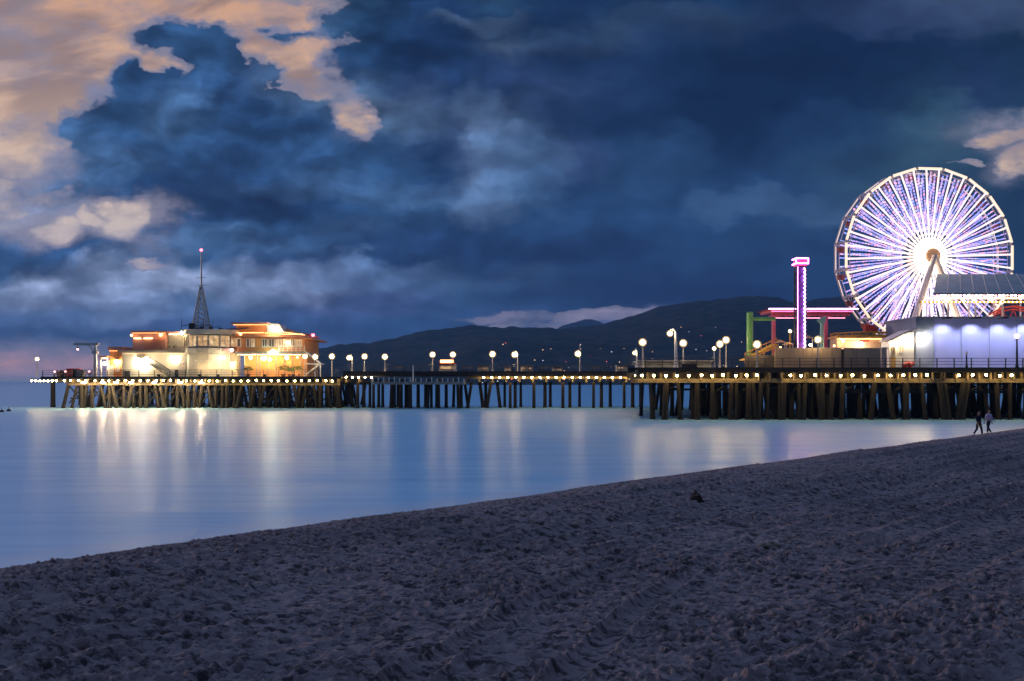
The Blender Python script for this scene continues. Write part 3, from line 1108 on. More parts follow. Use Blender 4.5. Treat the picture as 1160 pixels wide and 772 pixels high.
for row, yy in enumerate((YA + 6, YA + 12, YA + 18, YA + 26, YA + 36)):
    u = 746 if row < 2 else 792
    while u < 1300:
        if u > 836 or rp.random() < .5:
            mbp = pile_mb(X(u + rp.uniform(-3, 3), YA) * (1 + .002 * row), yy + rp.uniform(-.5, .5), 4.22, rp.choice((0, 0, .05, -.05, .14, -.14)), r=rp.uniform(.22, .30))
            if n < 98:
                part('pile', mbp, 'pile_wood', amu)
                n += 1
            else:
                stuffp.add(mbp.v, mbp.f)
        u += rp.uniform(9, 15) if row < 2 else rp.uniform(12, 20)
part('rear_piles', stuffp, 'pile_wood', amu, kind='stuff')
part('railing', railing_mb([(xa, YA + .4), (X(1200, YA), YA + .4)], ZA, 1.08, 1.9), 'rail_paint', amu)
us3 = [719, 727, 741, 754] + list(np.arange(767, 866, 12.9)) + list(np.arange(893, 1052, 14.2)) + list(np.arange(1083, 1230, 15.4))
for u in us3:
    deck_lamp((X(u + rp.uniform(-1.2, 1.2), YA), YA - .42, 5.05 + rp.uniform(-.05, .05)), 'golden lamp hung under the edge of the broad amusement platform', 'lamps along the amusement platform')


# ------------------------------------------------------------------ sea end: buildings
YB = 150.0


def bx(m, u0, u1, v0, v1, y0, y1, Y=None):
    """box whose front face covers u0..u1, v0..v1 as measured at depth Y"""
    Y = Y or y0
    return m.box(X(u0, Y), X(u1, Y), y0, y1, Z(v1, Y), Z(v0, Y))


def window(parent, u0, u1, v0, v1, Y, mat='lit_window', bars=1, frame='white_paint', depth=.12):
    f = MB()
    x0, x1, z0, z1 = X(u0, Y), X(u1, Y), Z(v1, Y), Z(v0, Y)
    t = .10
    f.box(x0, x1, Y - depth, Y + .02, z0, z0 + t)
    f.box(x0, x1, Y - depth, Y + .02, z1 - t, z1)
    f.box(x0, x0 + t, Y - depth, Y + .02, z0 + t, z1 - t)
    f.box(x1 - t, x1, Y - depth, Y + .02, z0 + t, z1 - t)
    for k in range(bars):
        xm = x0 + (x1 - x0) * (k + 1) / (bars + 1)
        f.box(xm - .04, xm + .04, Y - depth, Y + .02, z0 + t, z1 - t)
    w = part('window', f, frame, parent)
    g = MB()
    g.box(x0 + t * .8, x1 - t * .8, Y - .05, Y + .018, z0 + t * .8, z1 - t * .8)
    part('pane', g, mat, w)
    return w


def door(parent, u0, u1, v0, Y, mat='door_dark', vb=427):
    m = MB()
    bx(m, u0, u1, v0, vb, Y - .06, Y + .02, Y)
    d = part('door', m, mat, parent)
    h = MB()
    h.sphere((X(u1, Y) - .15, Y - .12, (Z(v0, Y) + Z(vb, Y)) / 2), .05, 6, 4)
    part('handle', h, 'steel_pale', d)


def wall_lamp(u, v, Y, r, mat, label, cat='lamp', group='lamps on the sea end buildings', arm=.35):
    x, z = X(u, Y), Z(v, Y)
    t = thing('wall_lamp', label, cat, (x, Y, z), group)
    m = MB()
    m.tube((x, Y + .02, z + r * .4), (x, Y + .02 + arm, z + r * .4), .05, .05, 6)
    m.tube((x, Y, z + r * .75), (x, Y, z + r * 1.25), r * 1.1, r * .4, 10)
    part('bracket', m, 'steel_dark', t)
    b = MB()
    b.sphere((x, Y, z), r, 8, 6)
    part('bulb', b, mat, t, True)
    return t


def octo(cx, cy, r, k=8, ph=0.5):
    return [(cx + r * math.cos(2 * math.pi * (i + ph) / k), cy + r * math.sin(2 * math.pi * (i + ph) / k)) for i in range(k)]


# --- harbour building with the round look-out tower
hb = thing('harbour_building', 'cream harbour building with coral upper storey and a glazed round tower', 'building', (X(200, YB), YB, ZE))
m = MB()
bx(m, 138, 216, 398.5, 428, YB, YB + 12)
part('wall', m, 'cream_wall', hb)
m = MB()
bx(m, 134, 210, 396.6, 398.4, YB - .35, YB + 12.2, YB)
part('ledge', m, 'grey_wall', hb)
m = MB()
bx(m, 148.5, 186, 377, 396.4, YB + .6, YB + 11, YB)
part('upper_wall', m, 'coral_wall', hb)
m = MB()
bx(m, 147, 187.5, 374.8, 376.8, YB + .2, YB + 11.3, YB)
part('roof', m, 'coral_wall', hb)
m = MB()
for k in range(9):
    u = 162 + k * 2.5
    bx(m, u, u + .55, 384, 396.3, YB + .5, YB + .58, YB)
part('battens', m, 'orange_wall', hb)
m = MB()
bx(m, 187.6, 207, 378, 396.4, YB + 1.2, YB + 11, YB)
part('side_wing', m, 'grey_wall', hb)
m = MB()
bx(m, 187.6, 207.5, 375.6, 377.9, YB + .9, YB + 11.2, YB)
part('side_wing_roof', m, 'coral_wall', hb)
window(hb, 190, 193.5, 391, 395.5, YB + 1.2, 'dim_window', 0, 'grey_wall')
window(hb, 195.5, 199.5, 391, 395.5, YB + 1.2, 'dim_window', 0, 'grey_wall')
cx, cy = X(237, YB + 2), YB + 3.5
r0 = 4.75
m = MB()
m.zprism(octo(cx, cy, r0, 16), ZE, Z(401, YB))
part('tower_base', m, 'cream_wall', hb)
m = MB()
m.zprism(octo(cx, cy, r0 + .35, 16), Z(400.9, YB), Z(394.5, YB))
part('tower_wall', m, 'cream_wall', hb)
m = MB()
m.zprism(octo(cx, cy, r0 - .1, 16), Z(394.4, YB), Z(379, YB))
part('tower_core', m, 'grey_wall', hb)
m = MB()
m.zprism(octo(cx, cy, r0 + .55, 16), Z(378.9, YB), Z(373.6, YB))
part('tower_roof', m, 'cream_wall', hb)
for k in range(16):
    a0 = 2 * math.pi * (k + .5) / 16
    a1 = 2 * math.pi * (k + 1.5) / 16
    am = (a0 + a1) / 2
    if math.sin(am) > .25:
        continue
    rr = r0 - .02
    p0 = np.array((cx + rr * math.cos(a0), cy + rr * math.sin(a0)))
    p1 = np.array((cx + rr * math.cos(a1), cy + rr * math.sin(a1)))
    d = (p1 - p0)
    nrm = np.array((math.cos(am), math.sin(am)))
    f = MB()
    z0, z1 = Z(393.2, YB), Z(380.2, YB)
    for s0, s1, za, zb in ((.03, .97, z0, z0 + .12), (.03, .97, z1 - .12, z1), (.03, .09, z0 + .12, z1 - .12), (.91, .97, z0 + .12, z1 - .12), (.47, .53, z0 + .12, z1 - .12)):
        a, b = p0 + d * s0, p0 + d * s1
        f.zprism([tuple(a), tuple(a + nrm * .12), tuple(b + nrm * .12), tuple(b)][::-1], za, zb)
    w = part('window', f, 'cream_wall', hb)
    g = MB()
    a, b = p0 + d * .08 + nrm * .02, p0 + d * .92 + nrm * .02
    g.zprism([tuple(a), tuple(a + nrm * .05), tuple(b + nrm * .05), tuple(b)][::-1], z0 + .1, z1 - .1)
    part('pane', g, 'dim_window' if k in (9, 8) else 'lit_window', w)
for u in (220.5, 226.5, 232.5):
    m = MB()
    bx(m, u, u + 3.2, 408, 409.4, cy - r0 - .02, cy - r0 + .3, cy - r0)
    part('vent', m, 'white_paint', hb)
m = MB()                                                           # outside stair up the front wall
for k in range(11):
    u = 172 + k * 2.1
    v = 412 + k * 1.35
    bx(m, u, u + 2.4, v, v + .9, YB - 1.1, YB - .05, YB)
m.tube((X(172, YB), YB - 1.1, Z(404.5, YB)), (X(195, YB), YB - 1.1, Z(419.5, YB)), .05, .05, 5)
m.tube((X(172, YB), YB - 1.12, Z(412.5, YB)), (X(195, YB), YB - 1.12, Z(427, YB)), .09, .09, 5)
part('stair', m, 'steel_dark', hb)
door(hb, 141, 147.5, 420.5, YB)
door(hb, 198, 202, 419, YB)
window(hb, 205, 210, 410, 419, YB, 'lit_window', 1)
m = MB()
for (u, v, w_) in ((217, 371, 1.4), (222, 369, .9), (232, 370, 1.2), (243, 371.2, 2.0), (252, 372, 1.5)):
    bx(m, u, u + w_ * 2, v, 373.5, YB + 2, YB + 3, YB)
part('roof_units', m, 'steel_dark', hb)



def strip(parent, u0, u1, v, y, mat, r=.06, v1=None, Y=None):  # eave lights, and added tubes that brighten what is round them
    m = MB()
    Y = Y or YB
    m.tube((X(u0, Y), y, Z(v, Y)), (X(u1, Y), y, Z(v if v1 is None else v1, Y)), r, r, 6)
    part('eave_or_fill_strip', m, mat, parent)


strip(hb, 151, 158.5, 383.5, YB + .3, 'strip_warm')
strip(hb, 162, 172, 383.5, YB + .3, 'strip_warm')
strip(hb, 149, 186, 377.4, YB + .35, 'strip_orange', .022)
strip(hb, 189, 206, 378.6, YB + .95, 'strip_warm', .04)  # added strip brightening the side wing
m = MB()
bx(m, 134, 212, 398.45, 400.0, YB - .34, YB - .28, YB)
part('strip_cover', m, 'grey_wall', hb)  # lip added to hide the strip behind it
strip(hb, 140, 212, 399.2, YB - .15, 'strip_warm', .05)  # added strip brightening the cream wall from under the ledge
# --- mast on the tower roof
yt = cy
zt = Z(373.6, YB)
mast = thing('radio_mast', 'tall lattice radio mast with a red lamp on top of the round tower', 'mast', (X(228, yt), yt, zt))
xm = X(228, yt)
zk, ztop = Z(325, yt), Z(285, yt)
m = MB()
for sx, sy in ((-1, -1), (1, -1), (1, 1), (-1, 1)):
    m.tube((xm + sx * 1.25, yt + sy * 1.25, zt), (xm + sx * .18, yt + sy * .18, zk), .13, .10, 6)
N = 9
for k in range(N):
    t0, t1 = k / N, (k + 1) / N
    w0, w1 = 1.25 + (.18 - 1.25) * t0, 1.25 + (.18 - 1.25) * t1
    a, b = zt + (zk - zt) * t0, zt + (zk - zt) * t1
    for (s0, s1) in (((-1, -1), (1, -1)), ((1, -1), (1, 1)), ((1, 1), (-1, 1)), ((-1, 1), (-1, -1))):
        m.tube((xm + s0[0] * w0, yt + s0[1] * w0, a), (xm + s1[0] * w1, yt + s1[1] * w1, b), .065, .065, 5)
        m.tube((xm + s1[0] * w0, yt + s1[1] * w0, a), (xm + s0[0] * w1, yt + s0[1] * w1, b), .065, .065, 5)
part('lattice', m, 'steel_pale', mast)
m = MB()
m.tube((xm, yt, zk - .6), (xm, yt, ztop), .17, .09, 8)
part('pole', m, 'steel_pale', mast)
m = MB()
for z in (zk + .2, zk + 1.6):
    m.tube((xm - .8, yt, z), (xm + .8, yt, z), .035, .035, 5)
    m.tube((xm, yt - .6, z), (xm, yt + .6, z), .035, .035, 5)
part('aerials', m, 'steel_dark', mast)
m = MB()
for s in (-1, 1):
    m.box(xm - 2.6, xm + 2.6, yt + s * 2.4 - .05, yt + s * 2.4 + .05, zt + .75, zt + .85)
    for x in (-2.5, -1.2, 0, 1.2, 2.5):
        m.tube((xm + x, yt + s * 2.4, zt), (xm + x, yt + s * 2.4, zt + (1.9 if x in (-2.5, 1.2) else .8)), .05, .04, 5)
m.box(xm - 1.5, xm - .6, yt - 1.9, yt - 1.2, zt, zt + 1.2)
part('base_equipment', m, 'steel_dark', mast)
m = MB()
m.sphere((xm, yt, ztop + .22), .26, 10, 6)
part('beacon', m, 'lamp_red', mast, True)

# --- low orange annexe
an = thing('annexe', 'low orange flat roofed annexe lit beside the cream harbour building', 'building', (X(129, YB), YB, ZE))
m = MB()
bx(m, 122.5, 137.6, 397, 428, YB + .6, YB + 7, YB)
part('wall', m, 'orange_wall', an)
m = MB()
bx(m, 121, 137.7, 393, 396.9, YB + .3, YB + 7.3, YB)
part('roof', m, 'coral_wall', an)
door(an, 124.5, 128.5, 414, YB + .6, 'white_paint')
window(an, 131, 135.5, 415, 421, YB + .6)
shl = thing('booth', 'small open white booth lit from inside, between the quay crane and the annexe', 'booth', (X(117, YB), YB, ZE))
m = MB()
bx(m, 113.5, 114.3, 405, 428, YB, YB + .3, YB)
bx(m, 120.5, 121.3, 405, 428, YB, YB + .3, YB)
bx(m, 113.5, 121.3, 408, 428, YB + 2.6, YB + 2.9, YB)
part('frame', m, 'white_paint', shl)
m = MB()
bx(m, 112.8, 121.6, 403.5, 405, YB - .3, YB + 3.2, YB)
part('roof', m, 'orange_wall', shl)

# --- restaurant with the orange roof
rs = thing('restaurant', 'two storey orange restaurant with stepped hip roof and lit porch', 'building', (X(308, YB), YB, ZE))
m = MB()
bx(m, 270, 343, 401, 428, YB + 3.2, YB + 12, YB)
part('wall', m, 'orange_wall', rs)
m = MB()
bx(m, 266.5, 345, 398.6, 401, YB - .2, YB + 12.3, YB)
part('upper_floor', m, 'pale_wood', rs)
m = MB()
bx(m, 267, 343.5, 380.6, 398.5, YB + .8, YB + 12, YB)
part('upper_wall', m, 'orange_wall', rs)
for (a, b, mt_) in ((268.5, 273, 'dim_window'), (279, 283, 'dim_window'), (284.5, 288.5, 'lit_window'), (297, 303, 'dim_window'), (304.5, 311, 'dim_window'), (312.5, 319, 'lit_window'),
                    (321, 327.5, 'lit_window'), (329, 334.5, 'dim_window'), (336, 342, 'lit_window')):
    window(rs, a, b, 384 if a > 290 else 383.5, 393.5, YB + .8, mt_, 1 if b - a > 5 else 0)
m = MB()
for u in (270.5, 276, 290, 293.5, 302, 312, 322, 331, 341):
    bx(m, u, u + .9, 401.1, 427, YB + .1, YB + .3, YB)
part('porch_posts', m, 'pale_wood', rs)
m = MB()
bx(m, 268, 345, 420, 420.7, YB + .12, YB + .24, YB)
for k in range(26):
    u = 269 + k * 2.9
    bx(m, u, u + .35, 420.8, 427, YB + .12, YB + .24, YB)
part('porch_railing', m, 'fence_wood', rs)
# main hip roof: eave and a short ridge
ye0, ye1 = YB - .8, YB + 13.2
xe0, xe1 = X(262.5, YB), X(352, YB)
zE0 = Z(381.5, YB)
zR = Z(368.5, YB)
xr0, xr1 = X(284, YB), X(311, YB)
yr = YB + 6
m = MB()
b = .25
m.add([(xe0, ye0, zE0), (xe1, ye0, zE0 - .25), (xe1, ye1, zE0 - .25), (xe0, ye1, zE0), (xr0, yr, zR), (xr1, yr, zR),
       (xe0, ye0, zE0 - b), (xe1, ye0, zE0 - b - .25), (xe1, ye1, zE0 - b - .25), (xe0, ye1, zE0 - b)],
      [(0, 1, 5, 4), (1, 2, 5), (2, 3, 4, 5), (3, 0, 4), (0, 6, 7, 1), (1, 7, 8, 2), (2, 8, 9, 3), (3, 9, 6, 0), (6, 9, 8, 7)])
rf = part('roof', m, 'orange_roof', rs)
m = MB()
bx(m, 263, 298, 366.8, 376, YB + 2.2, YB + 9, YB)
part('clerestory', m, 'orange_wall', rf)
m = MB()
bx(m, 258.5, 301, 364.6, 366.7, YB + 1.4, YB + 9.8, YB)
part('upper_roof', m, 'coral_wall', rf)
m = MB()
bx(m, 258, 279, 371.3, 372.6, YB + 1.0, YB + 2.1, YB)
part('canopy', m, 'flat_roof', rf)
m = MB()                                                           # pale lit dormer on the slope
x0, x1 = X(298.6, YB), X(313, YB)
m.prism([(x0, Z(376, YB)), (X(319, YB), Z(376.5, YB)), (x1, Z(366.5, YB)), (x0, Z(364.9, YB))], YB + 2.0, YB + 6)
part('dormer', m, 'pale_roof', rf)
m = MB()                                                           # beam that carries the red lamp
m.tube((X(345, YB), YB + .5, Z(378.5, YB)), (X(361, YB), YB + .5, Z(382.5, YB)), .14, .09, 6)
part('boom', m, 'red_paint', rs)
part('balcony_railing', railing_mb([(X(316, YB - .1), YB - .1), (X(345, YB - .1), YB - .1)], Z(398.6, YB), 1.0, .7, (1.0, .55, .2), .04), 'white_paint', rs)
m = MB()
for k in range(13):
    u = 346 + k * 1.25
    v = 399.5 + k * 1.0
    bx(m, u, u + 1.5, v, v + .7, YB + .6, YB + 2, YB)
m.tube((X(345.5, YB), YB + .55, Z(399, YB)), (X(362, YB), YB + .55, Z(412, YB)), .14, .14, 6)
bx(m, 345.5, 363, 411.9, 412.9, YB + .4, YB + 3.4, YB)
m.tube((X(362, YB), YB + .5, Z(412.4, YB)), (X(345.5, YB), YB + .5, Z(425, YB)), .16, .16, 6)
m.tube((X(362.3, YB), YB + .5, Z(412.4, YB)), (X(362.3, YB), YB + .5, Z(427, YB)), .1, .1, 6)
part('stair', m, 'white_paint', rs)

strip(rs, 268, 343, 402.0, YB + .6, 'strip_warm', .03)  # from here to the booth: strips added to brighten porch, walls and roofs
strip(rs, 268, 343, 383.0, YB + .3, 'strip_orange', .06)
strip(rs, 265, 296, 376.6, YB + 1.6, 'strip_orange', .05)
strip(rs, 320, 344, 376.0, YB + 1.0, 'strip_orange', .035, 379.5)
strip(rs, 298, 316, 377.0, YB + 1.2, 'strip_orange', .035)
strip(rs, 260, 300, 367.4, YB + 1.9, 'strip_orange', .03)
strip(rs, 316, 344, 379.0, YB - .6, 'strip_orange', .05)
strip(an, 122.5, 137, 397.6, YB + .4, 'strip_orange', .025)
strip(shl, 114.5, 120.3, 406, YB + .6, 'strip_warm', .07)
# lamps on the buildings
wall_lamp(158.5, 409, YB - .5, .42, 'lamp_white', 'very bright white lamp on the front wall of the cream harbour building')
wall_lamp(163.5, 413.5, YB - .5, .34, 'lamp_white', 'second white lamp just below right of the very bright one on the cream wall')
wall_lamp(132, 410, YB + .2, .30, 'lamp_globe', 'warm lamp on the front of the low orange annexe')
wall_lamp(119, 412, YB + .5, .30, 'lamp_globe', 'warm lamp inside the small white booth by the crane')
wall_lamp(197, 405.5, YB - .5, .26, 'lamp_white', 'white lamp on the cream wall just left of the round tower')
wall_lamp(149, 380, YB + .2, .20, 'lamp_orange', 'orange lamp at the seaward corner of the coral upper storey')
wall_lamp(182, 379.5, YB + .1, .26, 'lamp_orange', 'orange lamp at the right corner of the coral upper storey')
wall_lamp(206, 377.5, YB - .2, .30, 'lamp_globe', 'warm lamp on a bracket at the roof edge where the round tower begins')
wall_lamp(253, 405, YB - 1.6, .26, 'lamp_white', 'white lamp low on the round tower, nearest the restaurant')
wall_lamp(262.5, 396.8, YB - .2, .30, 'lamp_rose', 'rose red lamp between the round tower and the restaurant')
wall_lamp(309, 398.8, YB - .5, .36, 'lamp_green', 'greenish white lamp at the middle of the restaurant upper floor')
wall_lamp(284, 405.5, YB + .7, .24, 'lamp_globe', 'warm porch lamp of the restaurant, leftmost of four')
wall_lamp(299, 406, YB + .7, .32, 'lamp_globe', 'warm porch lamp of the restaurant, second of four from the left')
wall_lamp(306, 407.5, YB + 1.0, .24, 'lamp_globe', 'warm porch lamp of the restaurant, third of four from the left')
wall_lamp(324.5, 405.5, YB + .7, .30, 'lamp_globe', 'warm porch lamp of the restaurant, rightmost of four')
wall_lamp(326, 388, YB + .3, .20, 'lamp_globe', 'small warm lamp by the upper restaurant windows above the balcony')
wall_lamp(309.5, 371.5, YB + .4, .28, 'lamp_white', 'white lamp washing the pale dormer on the restaurant roof')
wall_lamp(354.5, 379.8, YB + .3, .30, 'lamp_red', 'red lamp on the boom beyond the restaurant eave')
wall_lamp(337, 405, YB + .9, .18, 'lamp_orange', 'small orange lamp at the landward end of the restaurant porch')
wall_lamp(272.5, 378.5, YB + .2, .22, 'lamp_orange', 'orange lamp under the stepped roof at the tower side of the restaurant')
wall_lamp(264.5, 412, YB + 1.2, .22, 'lamp_globe', 'warm lamp low in the gap between round tower and restaurant porch')


def bush(u, Y, w, h, label, seed):
    q = random.Random(seed)
    x = X(u, Y)
    t = thing('potted_plant', label, 'plant', (x, Y, ZE), 'plants along the restaurant porch')
    m = MB()
    m.tube((x, Y, ZE), (x, Y, ZE + .55), .32, .42, 10)
    part('pot', m, 'pot_clay', t)
    m = MB()
    for k in range(170):
        a, b = q.uniform(0, 6.28), q.uniform(-.3, 1)
        rr = w * (q.random() ** .4) * math.sqrt(max(0, 1 - b * b * .7))
        c = np.array((x + rr * math.cos(a), Y + rr * math.sin(a) * .7, ZE + .6 + h * (.45 + .5 * b * q.uniform(.6, 1))))
        d = np.array((q.uniform(-1, 1), q.uniform(-1, 1), q.uniform(-.2, 1.2)))
        d /= np.linalg.norm(d)
        s = np.cross(d, (q.random(), q.random(), q.random()))
        s /= np.linalg.norm(s) + 1e-6
        L = q.uniform(.18, .34)
        m.add([c - s * .07, c + d * L * .5 + s * .09, c + d * L, c + d * L * .5 - s * .09], [(0, 1, 2, 3)])
    part('foliage', m, 'leaf', t)


bush(281, YB - .8, .8, 1.3, 'leafy potted plant beside the leftmost porch post of the restaurant', 1)
bush(321, YB - .9, 1.1, 1.5, 'wide bright green potted shrub in front of the restaurant porch', 2)
bush(329, YB - .8, .7, 1.1, 'smaller potted plant close to the right of the wide green shrub', 3)
bush(337, YB - .9, 1.0, 1.4, 'green potted shrub below the right end of the restaurant balcony', 4)

# --- quay crane, lamp and clutter on the seaward deck
xc, ycr = X(108, 147), 147.0
cr = thing('quay_crane', 'small steel quay crane with an arm reaching out to sea', 'crane', (xc, ycr, ZE))
m = MB()
m.tube((xc, ycr, ZE), (xc, ycr, Z(389, ycr)), .32, .26, 10)
m.box(xc - .42, xc + .42, ycr - .42, ycr + .42, Z(401, ycr), Z(398, ycr))
part('post', m, 'steel_pale', cr)
m = MB()
m.box(X(84, ycr), xc + .6, ycr - .22, ycr + .22, Z(391.5, ycr), Z(388.6, ycr))
m.tube((xc, ycr, Z(400, ycr)), (X(100, ycr), ycr, Z(391, ycr)), .12, .12, 6)
part('arm', m, 'steel_pale', cr)
m = MB()
m.tube((X(88, ycr), ycr, Z(391.5, ycr)), (X(88, ycr), ycr, Z(394, ycr)), .06, .06, 6)
m.tube((X(88, ycr), ycr, Z(393.6, ycr)), (X(88, ycr), ycr, Z(395.4, ycr)), .16, .24, 8)
hk = part('lamp_holder', m, 'steel_dark', cr)
m = MB()
m.sphere((X(88, ycr), ycr, Z(395.8, ycr)), .17, 8, 5)
part('bulb', m, 'lamp_rose', hk, True)


def bench(u, Y, z, label, group):
    x = X(u, Y)
    t = thing('bench', label, 'bench', (x, Y, z), group)
    m = MB()
    for k in range(3):
        m.box(x - .9, x + .9, Y - .22 + k * .16, Y - .08 + k * .16, z + .42, z + .47)
    part('seat', m, 'fence_wood', t)
    m = MB()
    for k in range(2):
        m.box(x - .9, x + .9, Y + .26, Y + .30, z + .55 + k * .18, z + .68 + k * .18)
    part('backrest', m, 'fence_wood', t)
    for s in (-1, 1):
        m = MB()
        m.box(x + s * .7 - .04, x + s * .7 + .04, Y - .2, Y - .12, z, z + .419)
        m.box(x + s * .7 - .04, x + s * .7 + .04, Y + .18, Y + .258, z, z + .9)
        part('leg', m, 'steel_dark', t)
    return t


bench(66, YE + 8, ZE, 'slatted bench nearest the tip of the seaward deck', 'benches on the seaward deck')
bench(76, YE + 6, ZE, 'slatted bench under the hanging lamp of the quay crane', 'benches on the seaward deck')
bench(97, YE + 6, ZE, 'slatted bench close to the foot of the quay crane', 'benches on the seaward deck')
for i, (u, mt_, w, h, lb) in enumerate(((71, 'coral_wall', .8, .9, 'coral painted deck locker between the two seaward benches'),
                                        (83.5, 'red_paint', 1.0, 1.3, 'red deck locker standing below the crane arm'),
                                        (90, 'shed_grey', .9, 1.1, 'grey deck locker beside the bench at the crane foot'))):
    x = X(u, YE + 9)
    t = thing('deck_locker', lb, 'locker', (x, YE + 9, ZE), 'lockers on the seaward deck')
    m = MB()
    m.box(x - w, x + w, YE + 8.6, YE + 9.4, ZE + .08, ZE + h)
    for s in (-1, 1):
        m.box(x + s * w * .8 - .08, x + s * w * .8 + .08, YE + 8.7, YE + 9.3, ZE, ZE + .079)
    part('body', m, mt_, t)
    m = MB()
    m.prism([(x - w - .06, ZE + h + .004), (x + w + .06, ZE + h + .004), (x + w, ZE + h + .16), (x - w, ZE + h + .16)], YE + 8.5, YE + 9.5)
    part('lid', m, mt_, t)
for i, (u, lb) in enumerate(((62, 'low warm marker lamp by the rail near the tip of the seaward deck'), (74, 'low warm marker lamp in front of the middle seaward bench'),
                             (101, 'low warm marker lamp at the foot of the quay crane'))):
    x, y = X(u, YE + 5), YE + 5
    t = thing('marker_lamp', lb, 'lamp', (x, y, ZE), 'marker lamps on the seaward deck')
    m = MB()
    m.tube((x, y, ZE), (x, y, ZE + .75), .08, .06, 8)
    part('post', m, 'steel_dark', t)
    m = MB()
    m.sphere((x, y, ZE + .86), .13, 8, 5)
    part('bulb', m, 'lamp_rose', t, True)


# uplights added on the deck to brighten the tower and walls
for i, (u, y, mt_, lb) in enumerate(((226, cy - r0 - 1.6, 'flood_lens', 'added low deck uplight at the seaward foot of the round tower'),
                                     (247, cy - r0 - 1.6, 'flood_lens', 'added low deck uplight at the restaurant side of the round tower foot'),
                                     (180, YB - 2.2, 'flood_lens', 'added low deck uplight in front of the outdoor stair on the cream wall'),
                                     (300, YB - 1.8, 'flood_lens', 'added low deck uplight before the middle of the restaurant porch'),
                                     (333, YB - 1.8, 'flood_lens', 'added low deck uplight before the landward end of the restaurant porch'))):
    x = X(u, y)
    t = thing('added_uplight', lb, 'floodlight', (x, y, ZE), 'added uplights before the sea end buildings')
    m = MB()
    m.box(x - .22, x + .22, y - .14, y + .14, ZE + .12, ZE + .3)
    m.box(x - .05, x + .05, y - .05, y + .05, ZE, ZE + .119)
    m.box(x - .26, x + .26, y - .2, y - .145, ZE + .1, ZE + .46)
    part('housing', m, 'steel_dark', t)
    m = MB()
    m.box(x - .16, x + .16, y - .1, y + .1, ZE + .304, ZE + .33)
    part('lens', m, mt_, t)


# ------------------------------------------------------------------ lamp posts
def lamp_post(u, v, Y, zb, label, r=.34, mat='lamp_globe', pole='steel_pale', pole_u=None, pr=.085, cat='lamp post', group='lamp posts along the pier', arm=True):
    """tapered pole on a flared foot, short bracket, round globe (a glowing halo shell when lit) under a small cap"""
    r *= 1.05
    x, z = X(u, Y), Z(v, Y)
    px = X(pole_u, Y) if pole_u is not None else x
    t = thing('lamp_post', label, cat, (px, Y, zb), group)
    m = MB()
    m.tube((px, Y, zb), (px, Y, zb + .5), pr * 2.1, pr * 1.3, 8)
    zt = z - r * 1.6 if pole_u is None else z + .1
    m.tube((px, Y, zb + .5), (px, Y, zt), pr * 1.25, pr * .8, 8)
    if pole_u is not None:
        m.path([(px, Y, zt), (px + (x - px) * .35, Y, zt + .42), (x, Y, z + r * 1.64)], pr * .6, 6)
    else:
        m.tube((x, Y, z - r * 1.65), (x, Y, z - r * 1.36), pr * .8, r * .5, 8)
    part('pole', m, pole, t)
    m = MB()
    m.tube((x, Y, z + r * 1.36), (x, Y, z + r * 1.64), r * .50, r * .10, 10)
    part('cap', m, 'steel_dark', t)
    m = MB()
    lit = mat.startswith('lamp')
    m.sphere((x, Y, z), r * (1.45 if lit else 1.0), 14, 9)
    g = part('globe', m, 'halo_globe' if lit else mat, t, True)  # lit posts: glowing shell drawn as a halo round the bulb
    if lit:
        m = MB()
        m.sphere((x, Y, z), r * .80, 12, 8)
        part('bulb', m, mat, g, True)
    return t


YL = 146.0
lamp_post(42, 407, YL, ZE, 'lone lamp post at the very tip of the pier, out to sea', .26)
lamp_post(345.5, 404, YL, ZE, 'lamp post behind the white stair of the restaurant', .34)
lamp_post(357, 404.5, YL - 1, ZE, 'lamp post just landward of the restaurant stair', .36, 'lamp_white')
lamp_post(376, 404, YL, ZE, 'first of the lamp posts between restaurant and landing stage, with no building behind', .36)
lamp_post(395.5, 405.5, YL, ZW, 'shorter lamp post with its pole to the right, second past the restaurant', .33, pole_u=399)
lamp_post(413, 404, YL, ZW, 'lamp post where the row of golden under-deck lamps stops', .36)
lamp_post(436, 404.5, YL, ZW, 'lamp post above the seaward end of the pale landing stage', .36)
lamp_post(490, 402, YL, ZW, 'lamp post just seaward of the glowing red food stall', .36)
lamp_post(513, 402, YL, ZW, 'lamp post standing directly over the glowing red food stall', .36)
lamp_post(558, 401.5, YL, ZW, 'lamp post left of the pair of lamps on the middle of the walkway', .38)
lamp_post(583, 402, YL, ZW, 'lamp post with a visible pole right of its globe, mid walkway', .38, pole_u=586.5)
lamp_post(654.6, 401, YL, ZW, 'lone lamp post between mid walkway and amusement platform', .38, pole_u=657)
YN = 103.0
lamp_post(728, 388, YN + 3, ZA, 'bright lamp post at the seaward corner of the amusement platform', .33)
lamp_post(719, 400, YN - 1, ZA, 'short lamp post with a pale pole at the corner of the amusement platform', .20, pole_u=721.5, pole='white_paint', group='short lamp posts on the amusement platform')
lamp_post(759, 378, YN, ZA, 'tallest pale lamp post with its globe on a bracket, near the grey shed', .27, pole_u=765.5, pr=.16, pole='white_paint')
lamp_post(774, 389, YN + 5, ZA, 'bright lamp post just behind the tallest pale one', .33)
lamp_post(809, 395, YN - 1, ZA, 'short lamp post with a pale pole left of a close bright pair', .18, pole='white_paint', group='short lamp posts on the amusement platform')
lamp_post(815.5, 390, YN + 2, ZA, 'left lamp of the close bright pair left of the green ride post', .31)
lamp_post(822.5, 385.5, YN + 6, ZA, 'right, higher lamp of the close bright pair left of the green ride post', .33)
lamp_post(857.5, 390.5, YA + 1.2, ZA, 'bright lamp post between green ride post and stepped ramp', .33)
